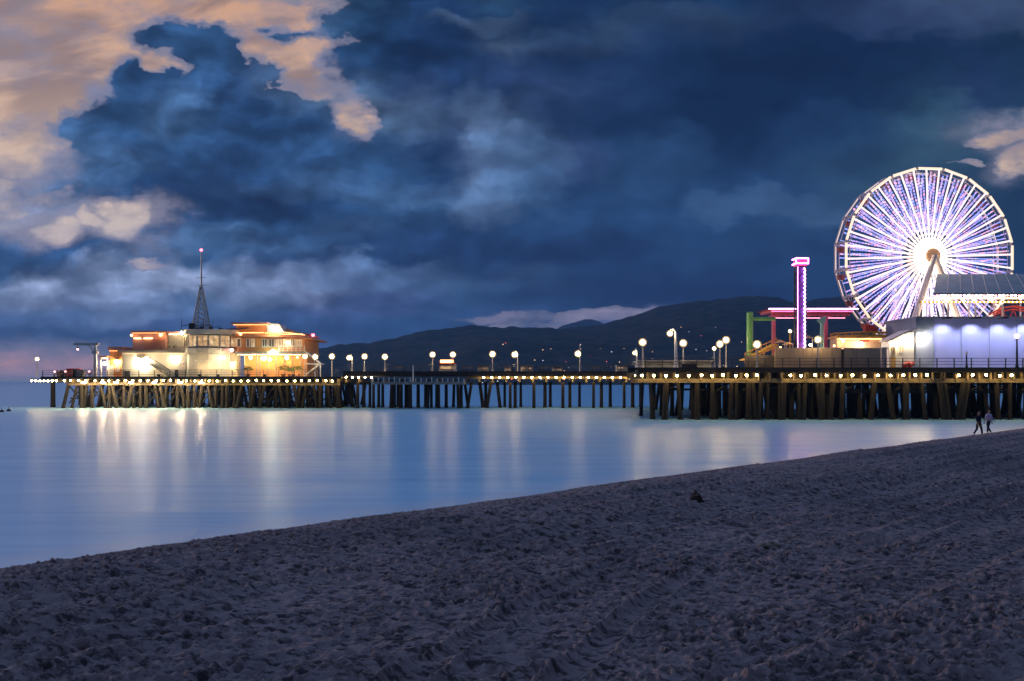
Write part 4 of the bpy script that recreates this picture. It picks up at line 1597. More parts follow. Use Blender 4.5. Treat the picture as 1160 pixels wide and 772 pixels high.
lamp_post(895, 375.5, YN + 5, ZA, 'lamp post left of the pink lit drop tower', .17, 'lamp_globe', pr=.12, pole='yellow_paint')
lamp_post(926.5, 385, YA + 1.2, ZA, 'bright lamp post between drop tower and teal signpost', .30)
lamp_post(1152, 381, YA + 1.0, ZA, 'lamp post on a black pole in front of the lavender hall wall', .24, 'lamp_white', 'steel_dark', pr=.10)
t = lamp_post(1095, 400.5, YA + 1.0, ZA, 'short unlit lamp post by the rail in front of the lavender hall', .15, 'pale_roof', 'steel_dark', pr=.08, group='short lamp posts on the amusement platform')

# ------------------------------------------------------------------ on the walkway
ys = YL + .5
t = thing('food_stall', 'small food stall with a glowing red orange front on the walkway', 'stall', (X(506, ys), ys, ZW))
m = MB()
bx(m, 497, 516, 414, 421.4, ys, ys + 2.4, ys)
part('body', m, 'white_paint', t)
m = MB()
m.prism([(X(495.5, ys), Z(413.9, ys)), (X(517.5, ys), Z(413.9, ys)), (X(514, ys), Z(411.5, ys)), (X(499, ys), Z(411.5, ys))], ys - .8, ys + 2.6)
part('roof', m, 'red_paint', t)
m = MB()
bx(m, 499, 514, 408, 413, ys - .5, ys - .3, ys)
part('lit_sign', m, 'stall_sign', t)
m = MB()
bx(m, 499, 514, 415.2, 418.6, ys - .05, ys - .01, ys)
part('serving_hatch', m, 'lit_window', t)
for i, (u0, u1, v0, mt_, lb) in enumerate(((541, 553, 414.5, 'cream_wall', 'low cream kiosk on the walkway, nearest the red food stall'),
                                           (571, 580, 415.5, 'shed_grey', 'low grey kiosk on the walkway between two lamp posts'),
                                           (590, 604, 414.5, 'cream_wall', 'long cream kiosk on the walkway right of the mid lamp posts'),
                                           (626, 637, 415.5, 'pale_wood', 'small timber kiosk on the walkway, left of the lone lamp post'),
                                           (699, 711, 413.5, 'cream_wall', 'lit cream kiosk where the walkway meets the amusement platform'))):
    y = ys + .3 * i
    t = thing('kiosk', lb, 'kiosk', (X((u0 + u1) / 2, y), y, ZW), 'kiosks on the walkway')
    m = MB()
    bx(m, u0, u1, v0 + .8, 421.4, y, y + 2.2)
    part('wall', m, mt_, t)
    m = MB()
    bx(m, u0 - .7, u1 + .7, v0, v0 + .75, y - .5, y + 2.4, y)
    part('roof', m, 'flat_roof', t)
    n = 2 if u1 - u0 < 12 else 3
    for k in range(n):
        a = u0 + 1 + (u1 - u0 - 2) * k / n
        b = u0 + 1 + (u1 - u0 - 2) * (k + 1) / n - .6
        window(t, a, b, v0 + 2, v0 + 4.6, y, 'lit_window' if (i + k) % 3 else 'dim_window', 0, 'white_paint', .05)
for i, (u, lb) in enumerate(((452, 'slatted bench above the landing stage, seaward of its white mast'), (530, 'slatted bench between food stall and cream kiosk'),
                             (616, 'slatted bench between the long cream and the timber kiosk'), (676, 'slatted bench between the lone lamp post and the lit kiosk'))):
    bench(u, YW + 2.8, ZW, lb, 'benches on the walkway')

# ------------------------------------------------------------------ amusement platform, seaward part
y = YA + 12
t = thing('long_shed', 'long low grey shed behind the tall pale lamp post', 'shed', (X(765, y), y, ZA))
m = MB()
bx(m, 724, 806, 410.2, 421, y, y + 4)
part('wall', m, 'shed_grey', t)
m = MB()
bx(m, 722.5, 807.5, 408.8, 410.1, y - .4, y + 4.4, y)
part('roof', m, 'steel_pale', t)
for k in range(5):
    window(t, 729 + k * 15, 737 + k * 15, 411.6, 415, y, 'dim_window', 1, 'shed_grey', .05)
y = YA + 4
t = thing('dark_container', 'dark flat container in front of the long grey shed', 'container', (X(781, y), y, ZA))
m = MB()
bx(m, 772.5, 790, 412.6, 417.5, y, y + 2.4)
part('body', m, 'steel_dark', t)
m = MB()
for k in range(9):
    bx(m, 773.2 + k * 1.9, 774 + k * 1.9, 413, 417.2, y - .05, y - .003, y)
part('ribs', m, 'door_dark', t)
m = MB()
bx(m, 772, 790.5, 412.1, 412.57, y - .1, y + 2.5, y)
part('lid', m, 'steel_dark', t)

# green ride frame
y = YA + 7
xg = X(849.5, y)
t = thing('green_ride_frame', 'bright green steel post with a level arm at the edge of the rides', 'ride frame', (xg, y, ZA))
m = MB()
m.tube((xg, y, ZA), (xg, y, Z(355, y)), .38, .38, 14)
m.tube((xg, y, Z(355, y)), (xg, y, Z(353.6, y)), .44, .30, 14)
m.tube((xg, y, ZA), (xg, y, ZA + .25), .6, .6, 14)
part('post', m, 'green_paint', t)
m = MB()
m.tube((xg + .36, y, Z(361.5, y)), (X(878, y), y, Z(361.5, y)), .24, .24, 12)
part('arm', m, 'green_paint', t)

# pink neon canopy on pink posts (coaster station)
y0, y1 = YA + 12, YA + 17
pc = thing('ride_canopy', 'flat pink canopy edged with neon tubing on pink posts', 'canopy', (X(920, y0), y0, ZA))
m = MB()
bx(m, 874, 967, 351.2, 354, y0 + .2, y1, y0)
m.prism([(X(870, y0), Z(350.4, y0)), (X(971, y0), Z(350.4, y0)), (X(969, y0), Z(351.15, y0)), (X(873, y0), Z(351.15, y0))], y0 - .2, y1 + .2)
part('roof', m, 'pink_paint', pc)
m = MB()
bx(m, 876, 965, 354.05, 357.5, y0 + .6, y0 + 1.0, y0)
for k in range(13):
    bx(m, 879 + k * 6.6, 880.2 + k * 6.6, 357.55, 358.8, y0 + .62, y0 + .98, y0)
part('fascia_beam', m, 'pink_paint', pc)
for u in (878.5, 938):
    m = MB()
    x = X(u, y0)
    m.tube((x, y0 + .8, ZA), (x, y0 + .8, Z(357.6, y0)), .26, .26, 10)
    m.box(x - .5, x + .5, y0 + .4, y0 + 1.2, Z(359.5, y0), Z(357.6, y0))
    part('post', m, 'pink_paint', pc)
m = MB()
m.tube((X(870, y0), y0 - .32, Z(350.3, y0)), (X(971, y0), y0 - .32, Z(350.3, y0)), .06, .06, 6)
part('neon_tube', m, 'neon_violet', pc)
m = MB()
m.tube((X(874, y0), y0 - .05, Z(352.8, y0)), (X(967, y0), y0 - .05, Z(352.8, y0)), .04, .04, 6)
part('neon_tube', m, 'neon_pink', pc)

# drop tower
y = YA + 8
xt_ = X(906.5, y)
dt = thing('drop_tower', 'slim dark drop tower ride outlined in pink and violet lights', 'ride tower', (xt_, y, ZA))
m = MB()
w = .52
z0, z1 = ZA, Z(303, y)
for sx in (-1, 1):
    for sy in (-1, 1):
        m.tube((xt_ + sx * w, y + sy * w, z0), (xt_ + sx * w, y + sy * w, z1), .09, .09, 6)
k = 0
z = z0
while z < z1 - 1.0:
    for sy in (-1, 1):
        a, b = (-w, w) if k % 2 else (w, -w)
        m.tube((xt_ + a, y + sy * w, z), (xt_ + b, y + sy * w, z + 1.0), .05, .05, 5)
    for sx in (-1, 1):
        a, b = (-w, w) if k % 2 else (w, -w)
        m.tube((xt_ + sx * w, y + a, z), (xt_ + sx * w, y + b, z + 1.0), .05, .05, 5)
    z += 1.0
    k += 1
part('lattice', m, 'steel_dark', dt)
m = MB()
m.box(xt_ - .40, xt_ + .30, y - .36, y + .36, z0, z1)
part('core', m, 'violet_paint', dt)
m = MB()
k = 0
z = z0 + .2
while z < z1:
    m.sphere((xt_ + .36 + (.05 if k % 2 else -.05), y - .58, z), .095, 6, 4)
    z += .24
    k += 1
part('light_string', m, 'neon_violet', dt)
m = MB()
m.tube((xt_ - .50, y - .62, z0 + .4), (xt_ - .50, y - .62, z1), .04, .04, 5)
part('light_tube', m, 'neon_magenta', dt)
m = MB()
zh0, zh1 = Z(302, y), Z(293.5, y)
m.box(xt_ - .62, xt_ + .62, y - .62, y + .62, zh0, zh1)
part('head', m, 'pink_paint', dt)
m = MB()
for zz in (zh1 - .02, zh0 + .28):
    for a, b in (((-1, -1), (1, -1)), ((1, -1), (1, 1)), ((1, 1), (-1, 1)), ((-1, 1), (-1, -1))):
        m.tube((xt_ + a[0] * .74, y + a[1] * .74, zz), (xt_ + b[0] * .74, y + b[1] * .74, zz), .08, .08, 6)
for sx in (-1, 1):
    m.tube((xt_ + sx * .74, y - .74, zh0 + .2), (xt_ + sx * .74, y - .74, zh1), .07, .07, 6)
part('head_lights', m, 'neon_magenta', dt)
m = MB()
m.box(xt_ - .95, xt_ + .95, y - .95, y + .95, ZA + .6, ZA + 1.7)
part('seat_carriage', m, 'red_paint', dt)

# stepped yellow ramp
y = YA + 5
t = thing('stepped_ramp', 'yellow timber stepped ramp climbing towards the drop tower', 'ramp', (X(865, y), y, ZA))
m = MB()
for k in range(12):
    u = 843 + k * 3.1
    bx(m, u, u + 3.4, 407 - k * 1.55, 408.4 - k * 1.55, y, y + 2.2)
    if k % 3 == 1:
        bx(m, u + 1, u + 1.7, 408.45 - k * 1.55, 421, y + .1, y + .3, y)
part('steps', m, 'yellow_paint', t)
m = MB()
m.tube((X(843, y), y - .05, Z(401, y)), (X(880, y), y - .05, Z(383.5, y)), .07, .07, 6)
for k in range(7):
    u = 844 + k * 6
    m.tube((X(u, y), y - .05, Z(401 - (u - 843) * .473, y)), (X(u, y), y - .05, Z(407.5 - (u - 843) * .5, y)), .05, .05, 5)
part('handrail', m, 'orange_wall', t)
m = MB()
m.prism([(X(843, y), Z(409, y)), (X(880, y), Z(391.5, y)), (X(880, y), Z(393.5, y)), (X(843, y), Z(411, y))], y - .12, y - .02)
part('stringer', m, 'orange_wall', t)

# small rides with canopies
for i, (u0, u1, v0, mt_, roof_, lb) in enumerate(((881, 890, 386, 'yellow_paint', 'canvas', 'small yellow ride booth at the head of the stepped ramp'),
                                                  (890.5, 899, 388.5, 'blue_paint', 'yellow_paint', 'small blue ride booth between the yellow booth and drop tower'),
                                                  (913, 921, 381, 'yellow_paint', 'canvas', 'small yellow ride booth just right of the drop tower'))):
    y = YA + 6 + i * .8
    t = thing('ride_booth', lb, 'booth', (X((u0 + u1) / 2, y), y, ZA), 'small ride booths')
    m = MB()
    bx(m, u0 + .6, u1 - .6, 398, 418.5, y, y + 1.6)
    part('wall', m, mt_, t)
    m = MB()
    for u in (u0 + .4, u1 - .9):
        bx(m, u, u + .5, v0 + 2, 397.9, y + .05, y + .12, y)
    part('posts', m, 'white_paint', t)
    m = MB()
    xm_, z_ = X((u0 + u1) / 2, y), Z(v0 + 2, y)
    hw = X(u1, y) - xm_
    m.add([(xm_ - hw, y - .3, z_), (xm_ + hw, y - .3, z_), (xm_ + hw, y + 1.9, z_), (xm_ - hw, y + 1.9, z_), (xm_, y + .8, Z(v0 - 1.5, y))],
          [(0, 1, 4), (1, 2, 4), (2, 3, 4), (3, 0, 4), (0, 3, 2, 1)])
    part('roof', m, roof_, t)

# pale teal signpost
y = YA + 9
x = X(931, y)
t = thing('teal_post', 'pale teal post with a winged top under the pink canopy', 'post', (x, y, ZA))
m = MB()
m.tube((x, y, ZA), (x, y, Z(362, y)), .30, .20, 10)
part('post', m, 'teal_paint', t)
m = MB()
m.prism([(X(925.5, y), Z(363, y)), (X(929, y), Z(366.5, y)), (X(934, y), Z(366.5, y)), (X(935, y), Z(358.5, y)), (X(930, y), Z(360, y))], y - .26, y + .2)
part('top', m, 'teal_paint', t)

# coaster: yellow track on an orange girder, red cars
y = YA + 13
co_ = thing('roller_coaster', 'yellow and orange coaster track curving past the foot of the big wheel', 'roller coaster', (X(970, y), y, ZA))
pts = []
for k in range(25):
    s = k / 24
    u = 942 + s * 96
    v = 378.5 - 3.2 * math.sin(s * math.pi * .9) + 2.5 * s
    yy = y + 1.5 * math.sin(s * 3)
    pts.append((X(u, yy), yy, Z(v, yy)))
m = MB()
for d in (-.45, .45):
    m.path([(a, b + d, c) for a, b, c in pts], .09, 6)
m.path([(a, b, c - .5) for a, b, c in pts], .24, 8)
for a, b, c in pts[::2]:
    m.tube((a, b - .45, c), (a, b, c - .5), .06, .06, 5)
    m.tube((a, b + .45, c), (a, b, c - .5), .06, .06, 5)
part('track', m, 'yellow_paint', co_)
for k in (1, 6, 11, 16, 21):
    a, b, c = pts[k]
    m = MB()
    m.tube((a, b, ZA), (a, b, c - .7), .16, .16, 8)
    part('support', m, 'orange_roof', co_)
for k in (13, 14, 15):
    a, b, c = pts[k - 3]
    m = MB()
    m.prism([(a - .34, c + .1), (a + .34, c + .1), (a + .36, c + .55), (a + .1, c + .6), (a - .2, c + 1.0), (a - .36, c + .9)], b - .42, b + .42)
    part('car', m, 'red_paint', co_)

# brown panel fence
y = YA + 2.2
t = thing('panel_fence', 'tall brown timber panel fence screening the rides', 'fence', (X(920, y), y, ZA))
for (a, b, v0) in ((878, 953, 394.2), (956.5, 998, 394.4)):
    k = max(2, int((b - a) / 10))
    for i in range(k):
        m = MB()
        u0, u1 = a + (b - a) * i / k, a + (b - a) * (i + 1) / k - .25
        bx(m, u0, u1, v0 + rp.uniform(-.1, .15), 417.3, y + rp.uniform(-.02, .02), y + .14)
        part('panel', m, 'fence_wood', t)
m = MB()
bx(m, 953.3, 955.9, 396, 417.3, y - .05, y + .3)
part('gate_post', m, 'door_dark', t)
t = thing('low_fence', 'lower greyish timber fence in front of the stepped ramp', 'fence', (X(861, y), y, ZA))
for i in range(6):
    m = MB()
    bx(m, 844.5 + i * 5.55, 849.9 + i * 5.55, 402.5 + rp.uniform(-.3, .3), 417.3, y + .2, y + .32, y)
    part('panel', m, 'deck_wood', t)
# pale wall of a stall behind the fence, under the track
y = YA + 9.5
t = thing('games_stall', 'peach coloured games stall under the yellow coaster track', 'stall', (X(975, y), y, ZA))
m = MB()
bx(m, 948, 998, 383.5, 418.5, y, y + 2.4)
part('wall', m, 'peach_wall', t)
m = MB()
m.prism([(X(945, y), Z(383.4, y)), (X(1000, y), Z(383.4, y)), (X(998, y), Z(381.4, y)), (X(947, y), Z(381.4, y))], y - .9, y + 2.6)
part('awning', m, 'canvas', t)
m = MB()
bx(m, 974, 984, 384.5, 387.5, y - .06, y - .004, y)
part('sign_panel', m, 'red_paint', t)
strip(t, 949, 997, 384.4, y - .5, 'strip_orange', .05, Y=y)  # added strip brightening the stall front
strip(pc, 880, 962, 359.6, YA + 13.4, 'fill_pink', .03, Y=YA + 12)  # pink fill light added under the canopy
# pale blue column by the booth
y = YA + 4
t = thing('pale_pillar', 'pale blue painted pillar at the end of the brown fence', 'pillar', (X(1001, y), y, ZA))
m = MB()
bx(m, 998.6, 1004.6, 395, 418, y, y + .6)
part('shaft', m, 'steel_pale', t)
m = MB()
bx(m, 998.1, 1005.1, 393.6, 394.95, y - .06, y + .66, y)
part('cap', m, 'white_paint', t)
# white ticket booth
y = YA + 5.5
t = thing('ticket_booth', 'brightly lit white ticket booth with a sloping roof against the lavender hall', 'booth', (X(1022, y), y, ZA))
m = MB()
m.prism([(X(1007, y), ZA), (X(1035.5, y), ZA), (X(1035.5, y), Z(376, y)), (X(1029, y), Z(376.5, y)), (X(1007, y), Z(387, y))], y, y + 2.2)
part('wall', m, 'white_paint', t)
m = MB()
m.prism([(X(1005.5, y), Z(386.6, y)), (X(1029, y), Z(375.2, y)), (X(1036.2, y), Z(374.6, y)), (X(1036.2, y), Z(373.5, y)), (X(1028.6, y), Z(374, y)), (X(1004.6, y), Z(385.6, y))], y - .7, y + 2.4)
part('roof', m, 'pale_roof', t)
window(t, 1010, 1014, 393, 404, y, 'dim_window', 0, 'pale_wood')
window(t, 1017.5, 1024, 391, 400, y, 'lit_window', 1, 'white_paint')
m = MB()
bx(m, 1009, 1014.5, 405, 418, y - .07, y - .004, y)
part('door', m, 'canvas', t)
m = MB()
for k in range(6):
    m.sphere((X(1024 + k * 1.8, y), y - .25, ZA + .35 + (k % 3) * .12), .28, 7, 5)
part('flowers', m, 'red_paint', t)
wall_lamp(1030, 384, y - .6, .20, 'lamp_white', 'white lamp high on the white ticket booth', group='lamps on the amusement buildings')
wall_lamp(1016, 389.5, y - .6, .16, 'lamp_globe', 'warm lamp under the lower roof edge of the white ticket booth', group='lamps on the amusement buildings')
wall_lamp(976, 389.5, YA + 8.6, .20, 'lamp_white', 'white lamp on the peach games stall', group='lamps on the amusement buildings')
wall_lamp(955, 386.5, YA + 8.6, .14, 'lamp_globe', 'small warm lamp at the left end of the peach games stall', group='lamps on the amusement buildings')
wall_lamp(884, 394, YA + 5.6, .13, 'lamp_orange', 'small orange lamp on the yellow ride booth by the ramp', group='lamps on the amusement buildings')
wall_lamp(918, 391, YA + 7.0, .14, 'lamp_globe', 'small warm lamp on the yellow booth right of the drop tower', group='lamps on the amusement buildings')
wall_lamp(945, 392, YA + 5.0, .13, 'lamp_orange', 'small orange lamp behind the brown fence near its dark gate post', group='lamps on the amusement buildings')

# ------------------------------------------------------------------ the lavender hall with its open upper deck
y0 = YA + 6.0
y1 = y0 + 8.6
hall = thing('arcade_hall', 'large lavender hall with an open lit upper deck and ribbed dark roof', 'building', (X(1120, y0), y0, ZA))
uE = 1250
m = MB()
bx(m, 1057.6, uE, 361, 419, y0, y1)
part('wall', m, 'hall_wall', hall)
m = MB()
bx(m, 1037.2, 1057.5, 360.8, 419, y0 - .05, y1 - .1, y0)
part('end_wall', m, 'hall_side', hall)
m = MB()
for u in (1057.6, 1089, 1120.5, 1152, 1184):
    bx(m, u - .25, u + .25, 362.5, 419, y0 - .08, y0 - .055, y0)
part('wall_seams', m, 'hall_side', hall)
m = MB()
bx(m, 1036.4, uE, 358.9, 360.7, y0 - .25, y1 + .1, y0)
part('upper_floor', m, 'hall_side', hall)
for u in (1075, 1106, 1137, 1168, 1200):
    for yy in (y0 + .2, y1 - .5):
        m = MB()
        m.tube((X(u, y0), yy, Z(358.9, y0)), (X(u, y0), yy, Z(332, y0)), .11, .11, 8)
        part('post', m, 'white_paint', hall)
m = MB()
bx(m, 1040.5, uE, 341.6, 343.6, y0 - .3, y0 - .05, y0)
part('front_beam', m, 'canvas', hall)
m = MB()
ze, zr = Z(333, y0), Z(333, y0) + 3.35
yr = y0 + 8.2
xe, xr, xE = X(1054.5, y0), X(1062.5, yr), X(uE, y0)
tkn = .18
m.add([(xe, y0 - .6, ze), (xE, y0 - .6, ze), (xE, yr, zr), (xr, yr, zr), (xe, y0 - .6, ze - tkn), (xE, y0 - .6, ze - tkn), (xE, yr, zr - tkn), (xr, yr, zr - tkn)],
      [(0, 1, 2, 3), (7, 6, 5, 4), (0, 4, 5, 1), (3, 2, 6, 7), (0, 3, 7, 4), (1, 5, 6, 2)])
m.add([(xr, yr + .01, zr), (xE, yr + .01, zr), (xE, y1 + 1.5, zr - 1.2), (xr + .5, y1 + 1.5, zr - 1.2)], [(0, 1, 2, 3)])
roof = part('roof', m, 'steel_roof', hall)
m = MB()
for k in range(14):
    a = k / 13
    xa_, xb_ = xe + (xE - xe) * a, xr + (xE + 3 - xr) * a
    xb_ = min(xb_, xE)
    m.tube((xa_ + .1, y0 - .6, ze + .05), (xb_ - .05, yr, zr + .05), .055, .055, 5)
part('ribs', m, 'steel_pale', roof)
m = MB()
m2 = MB()
for k in range(30):
    u = 1060 + k * 4.4
    (m if k % 3 else m2).sphere((X(u, y0), y0 - .42, Z(335.2 + .5 * (k % 2), y0)), .13, 7, 5)
part('eave_bulbs', m, 'bulb_pinkwhite', hall)
part('eave_bulbs', m2, 'bulb_red', hall)
m = MB()
for k in range(30):
    u = 1044 + k * 4.6
    m.sphere((X(u, y0), y0 - .40, Z(342.6, y0)), .075, 6, 4)
part('beam_bulbs', m, 'bulb_amber', hall)
m = MB()
for k in range(9):
    m.sphere((X(1060 + k * 16, y0 + 4), y0 + 4 + (k % 2), Z(338 + 2 * (k % 3), y0 + 4)), .16, 7, 5)
part('ceiling_lamps', m, 'bulb_pinkwhite', hall)
for i, u in enumerate((1067.5, 1100, 1131, 1159.5, 1190)):
    x, z = X(u, y0), Z(362.2, y0)
    m = MB()
    m.box(x - .35, x + .35, y0 - 1.6, y0 - 1.3, z, z + .2)
    m.box(x - .05, x + .05, y0 - 1.301, y0 - .01, z + .05, z + .15)
    w_ = part('wall_washer', m, 'steel_dark', hall)
    l = bpy.data.lights.new('washer_lamp', 'SPOT')
    l.energy = 850
    l.color = (0.72, 0.76, 1.0)
    l.spot_size = R(120)
    l.spot_blend = 0.7
    l.shadow_soft_size = 0.12
    lo = bpy.data.objects.new('washer_lamp', l)
    COL.objects.link(lo)
    lo.parent = w_
    lo.location = (x - hall.location.x, y0 - 1.5 - hall.location.y, z - .06 - hall.location.z)
    lo.rotation_euler = (R(16), 0, 0)
wall_lamp(1046.5, 381, y0 - .6, .26, 'lamp_white', 'right, larger lamp of the white pair on the grey end of the lavender hall', group='lamps on the amusement buildings')
wall_lamp(1042, 384, y0 - .6, .18, 'lamp_globe', 'left, smaller lamp of the white pair on the grey end of the lavender hall', group='lamps on the amusement buildings')
strip(hall, 1060, 1240, 336.5, y0 + 2.0, 'strip_warm', .05, Y=y0)  # added strip brightening the open upper deck
# red coaster hill seen through the open deck
y = y0 + 4.4
t = thing('coaster_hill', 'red steel coaster trestle inside the open deck of the lavender hall', 'roller coaster', (X(1150, y), y, Z(358.8, y0)))
m = MB()
pp = [(X(u, y), y, Z(v, y)) for u, v in ((1122, 357), (1136, 349), (1148, 347), (1162, 350), (1178, 355), (1200, 356.5))]
for d in (-.5, .5):
    m.path([(a, b + d, c) for a, b, c in pp], .09, 6)
m.path([(a, b, c - .4) for a, b, c in pp], .10, 6)
part('track', m, 'red_paint', t)
for a, b, c in pp[1:5]:
    m = MB()
    zb_ = Z(358.8, y0)
    m.tube((a - .5, b, zb_), (a, b, c - .4), .07, .07, 6)
    m.tube((a + .5, b, zb_), (a, b, c - .4), .07, .07, 6)
    part('trestle', m, 'red_paint', t)

# ------------------------------------------------------------------ the big wheel
YF = 119.0
cx, cz = X(1053, YF), Z(291, YF)
RW = 11.95
th = R(6)
tx = np.array((math.cos(th), math.sin(th), 0))
nn = np.array((math.sin(th), -math.cos(th), 0))
up = np.array((0, 0, 1.0))
C0 = np.array((cx, YF, cz))
DEP = 3.0
fw = thing('ferris_wheel', 'giant lit big wheel with forty glowing spokes over the amusement platform', 'ferris wheel', (cx, YF + 1.5, ZA))


def wp_(r, a, d=0.0):
    """point on the wheel: radius, angle, depth behind the front rim"""
    return C0 + r * (math.cos(a) * tx + math.sin(a) * up) - nn * d


for nm, d, lm in (('front_rim', 0, 'rim_light'), ('rear_rim', DEP, 'wheel_steel')):
    m = MB()
    for k in range(20):
        a0, a1 = 2 * math.pi * (k + .5) / 20, 2 * math.pi * (k + 1.5) / 20
        m.tube(wp_(RW, a0, d), wp_(RW, a1, d), .17, .17, 8)
        m.tube(wp_(RW - .55, a0, d), wp_(RW - .55, a1, d), .07, .07, 6)
        m.tube(wp_(RW - .6, a0, d), wp_(RW + .12, a0, d), .10, .10, 6)
    part(nm, m, 'wheel_steel', fw)
m = MB()
for k in range(20):
    a0, a1 = 2 * math.pi * (k + .5) / 20, 2 * math.pi * (k + 1.5) / 20
    p, q = wp_(RW + .03, a0, -.16), wp_(RW + .03, a1, -.16)
    m.tube(p + (q - p) * .06, p + (q - p) * .94, .17, .17, 6)
part('rim_lights', m, 'rim_light', fw)
m = MB()
for k in range(20):
    a0, a1 = 2 * math.pi * (k + .5) / 20, 2 * math.pi * (k + 1.5) / 20
    p, q = wp_(RW + .03, a0, DEP - .16), wp_(RW + .03, a1, DEP - .16)
    m.tube(p + (q - p) * .08, p + (q - p) * .92, .04, .04, 5)
part('rim_lights', m, 'rim_light', fw)
for k in range(40):
    a = 2 * math.pi * (k + .25) / 40
    m = MB()
    m.tube(wp_(.9, a, -.05), wp_(RW - .15, a, -.02), .125, .125, 6)
    m.cur = 1
    for r_ in (1.9, 2.4, 3.0, 3.7):
        m.sphere(wp_(r_, a, -.22), .15, 6, 4)  # bulbs added near the hub to make its warm central glow
    part('spoke', m, ['spoke_light', 'hub_glow'], fw)
for k in range(20):
    a = 2 * math.pi * (k + .5) / 20
    m = MB()
    m.tube(wp_(.9, a, DEP), wp_(RW - .1, a, DEP), .07, .07, 6)
    part('rear_spoke', m, 'wheel_steel', fw)
    m = MB()
    m.tube(wp_(RW, a, 0), wp_(RW, a, DEP), .08, .08, 6)
    part('crossbar', m, 'wheel_steel', fw)
# strings of coloured lights between the spokes, front and rear
ql = random.Random(3)
for k in range(40):
    for d in (.12, DEP - .2):
        allm = MB()
        cols = [MB(), MB(), MB(), MB()]
        for j in range(2):
            a = 2 * math.pi * (k + .25 + (j + .85 + (.4 if d > 1 else 0)) / 3.1) / 40
            r = 3.6 + ql.random() * .4
            while r < RW - .7:
                w = ql.random()
                i = 0 if w < .40 else (1 if w < .74 else (2 if w < .88 else 3))
                p0, p1 = wp_(r, a + ql.uniform(-.004, .004), d), wp_(r + .32, a, d)
                s = .06 + .055 * (r / RW)
                cols[i].tube(p0, p1, s, s, 4)
                r += .44
        for i, cmb in enumerate(cols):
            allm.cur = i
            allm.add(cmb.v, cmb.f)
        part('light_string', allm, ['led_blue', 'led_violet', 'led_pink', 'led_white'], fw)
m = MB()
m.tube(wp_(0, 0, -.9), wp_(0, 0, DEP + .9), .42, .42, 14)
part('axle', m, 'wheel_steel', fw)
m = MB()
m.tube(wp_(0, 0, -.95), wp_(0, 0, -.55), 1.02, 1.12, 24)
m.tube(wp_(0, 0, DEP + .4), wp_(0, 0, DEP + .9), 1.12, 1.02, 24)
part('hub', m, 'hub_paint', fw)
m = MB()
for k in range(28):
    a = 2 * math.pi * k / 28
    m.sphere(wp_(1.5, a, -1.25), .13, 6, 4)
    m.tube(wp_(1.5, a, -1.25), wp_(1.05, a, -.75), .03, .03, 4)
part('hub_lights', m, 'hub_light', fw)
for s in (-1, 1):
    for d in (-1.25, DEP + 1.25):
        m = MB()
        top = wp_(0, 0, d)
        foot = top + tx * s * 5.4 - nn * (.5 if d > 0 else -.5)
        foot[2] = ZA
        m.tube(foot, top, .55, .34, 8)
        part('support_leg', m, 'wheel_steel', fw)
for s_ in (-1, 1):  # added floodlights, unseen behind the hall, brightening the legs and hub
    fx, fy = cx + s_ * 1.6 - .3, YF - 3.2
    m = MB()
    m.box(fx - .3, fx + .3, fy - .2, fy + .2, ZA + .3, ZA + .7)
    m.box(fx - .05, fx + .05, fy - .05, fy + .05, ZA, ZA + .299)
    w_ = part('floodlight', m, 'steel_dark', fw)
    l = bpy.data.lights.new('fill_flood', 'SPOT')
    l.energy = 9000
    l.color = (1.0, 0.72, 0.45)
    l.spot_size = R(60)
    l.spot_blend = 0.8
    l.shadow_soft_size = 0.2
    lo = bpy.data.objects.new('fill_flood', l)
    COL.objects.link(lo)
    lo.parent = w_
    lo.location = (fx - fw.location.x, fy - fw.location.y, .75)
    lo.rotation_euler = (R(180 - 10), 0, 0)
for k in range(20):
    a = 2 * math.pi * (k + .5) / 20
    p = wp_(RW - .1, a, DEP / 2)
    g = MB()
    g.tube(p + up * -1.25, p + up * -.62, .45, .62, 10)
    gg = part('gondola', g, 'gondola_red', fw)
    g = MB()
    g.tube(p + up * .0, p + up * .32, .72, .12, 10)
    part('canopy', g, 'pale_roof', gg)
    g = MB()
    for q_ in range(4):
        b_ = q_ * math.pi / 2 + .78
        o_ = np.array((math.cos(b_) * .56, math.sin(b_) * .56, 0))
        g.tube(p + o_ + up * -.63, p + o_ + up * .02, .03, .03, 5)
    part('stays', g, 'wheel_steel', gg)


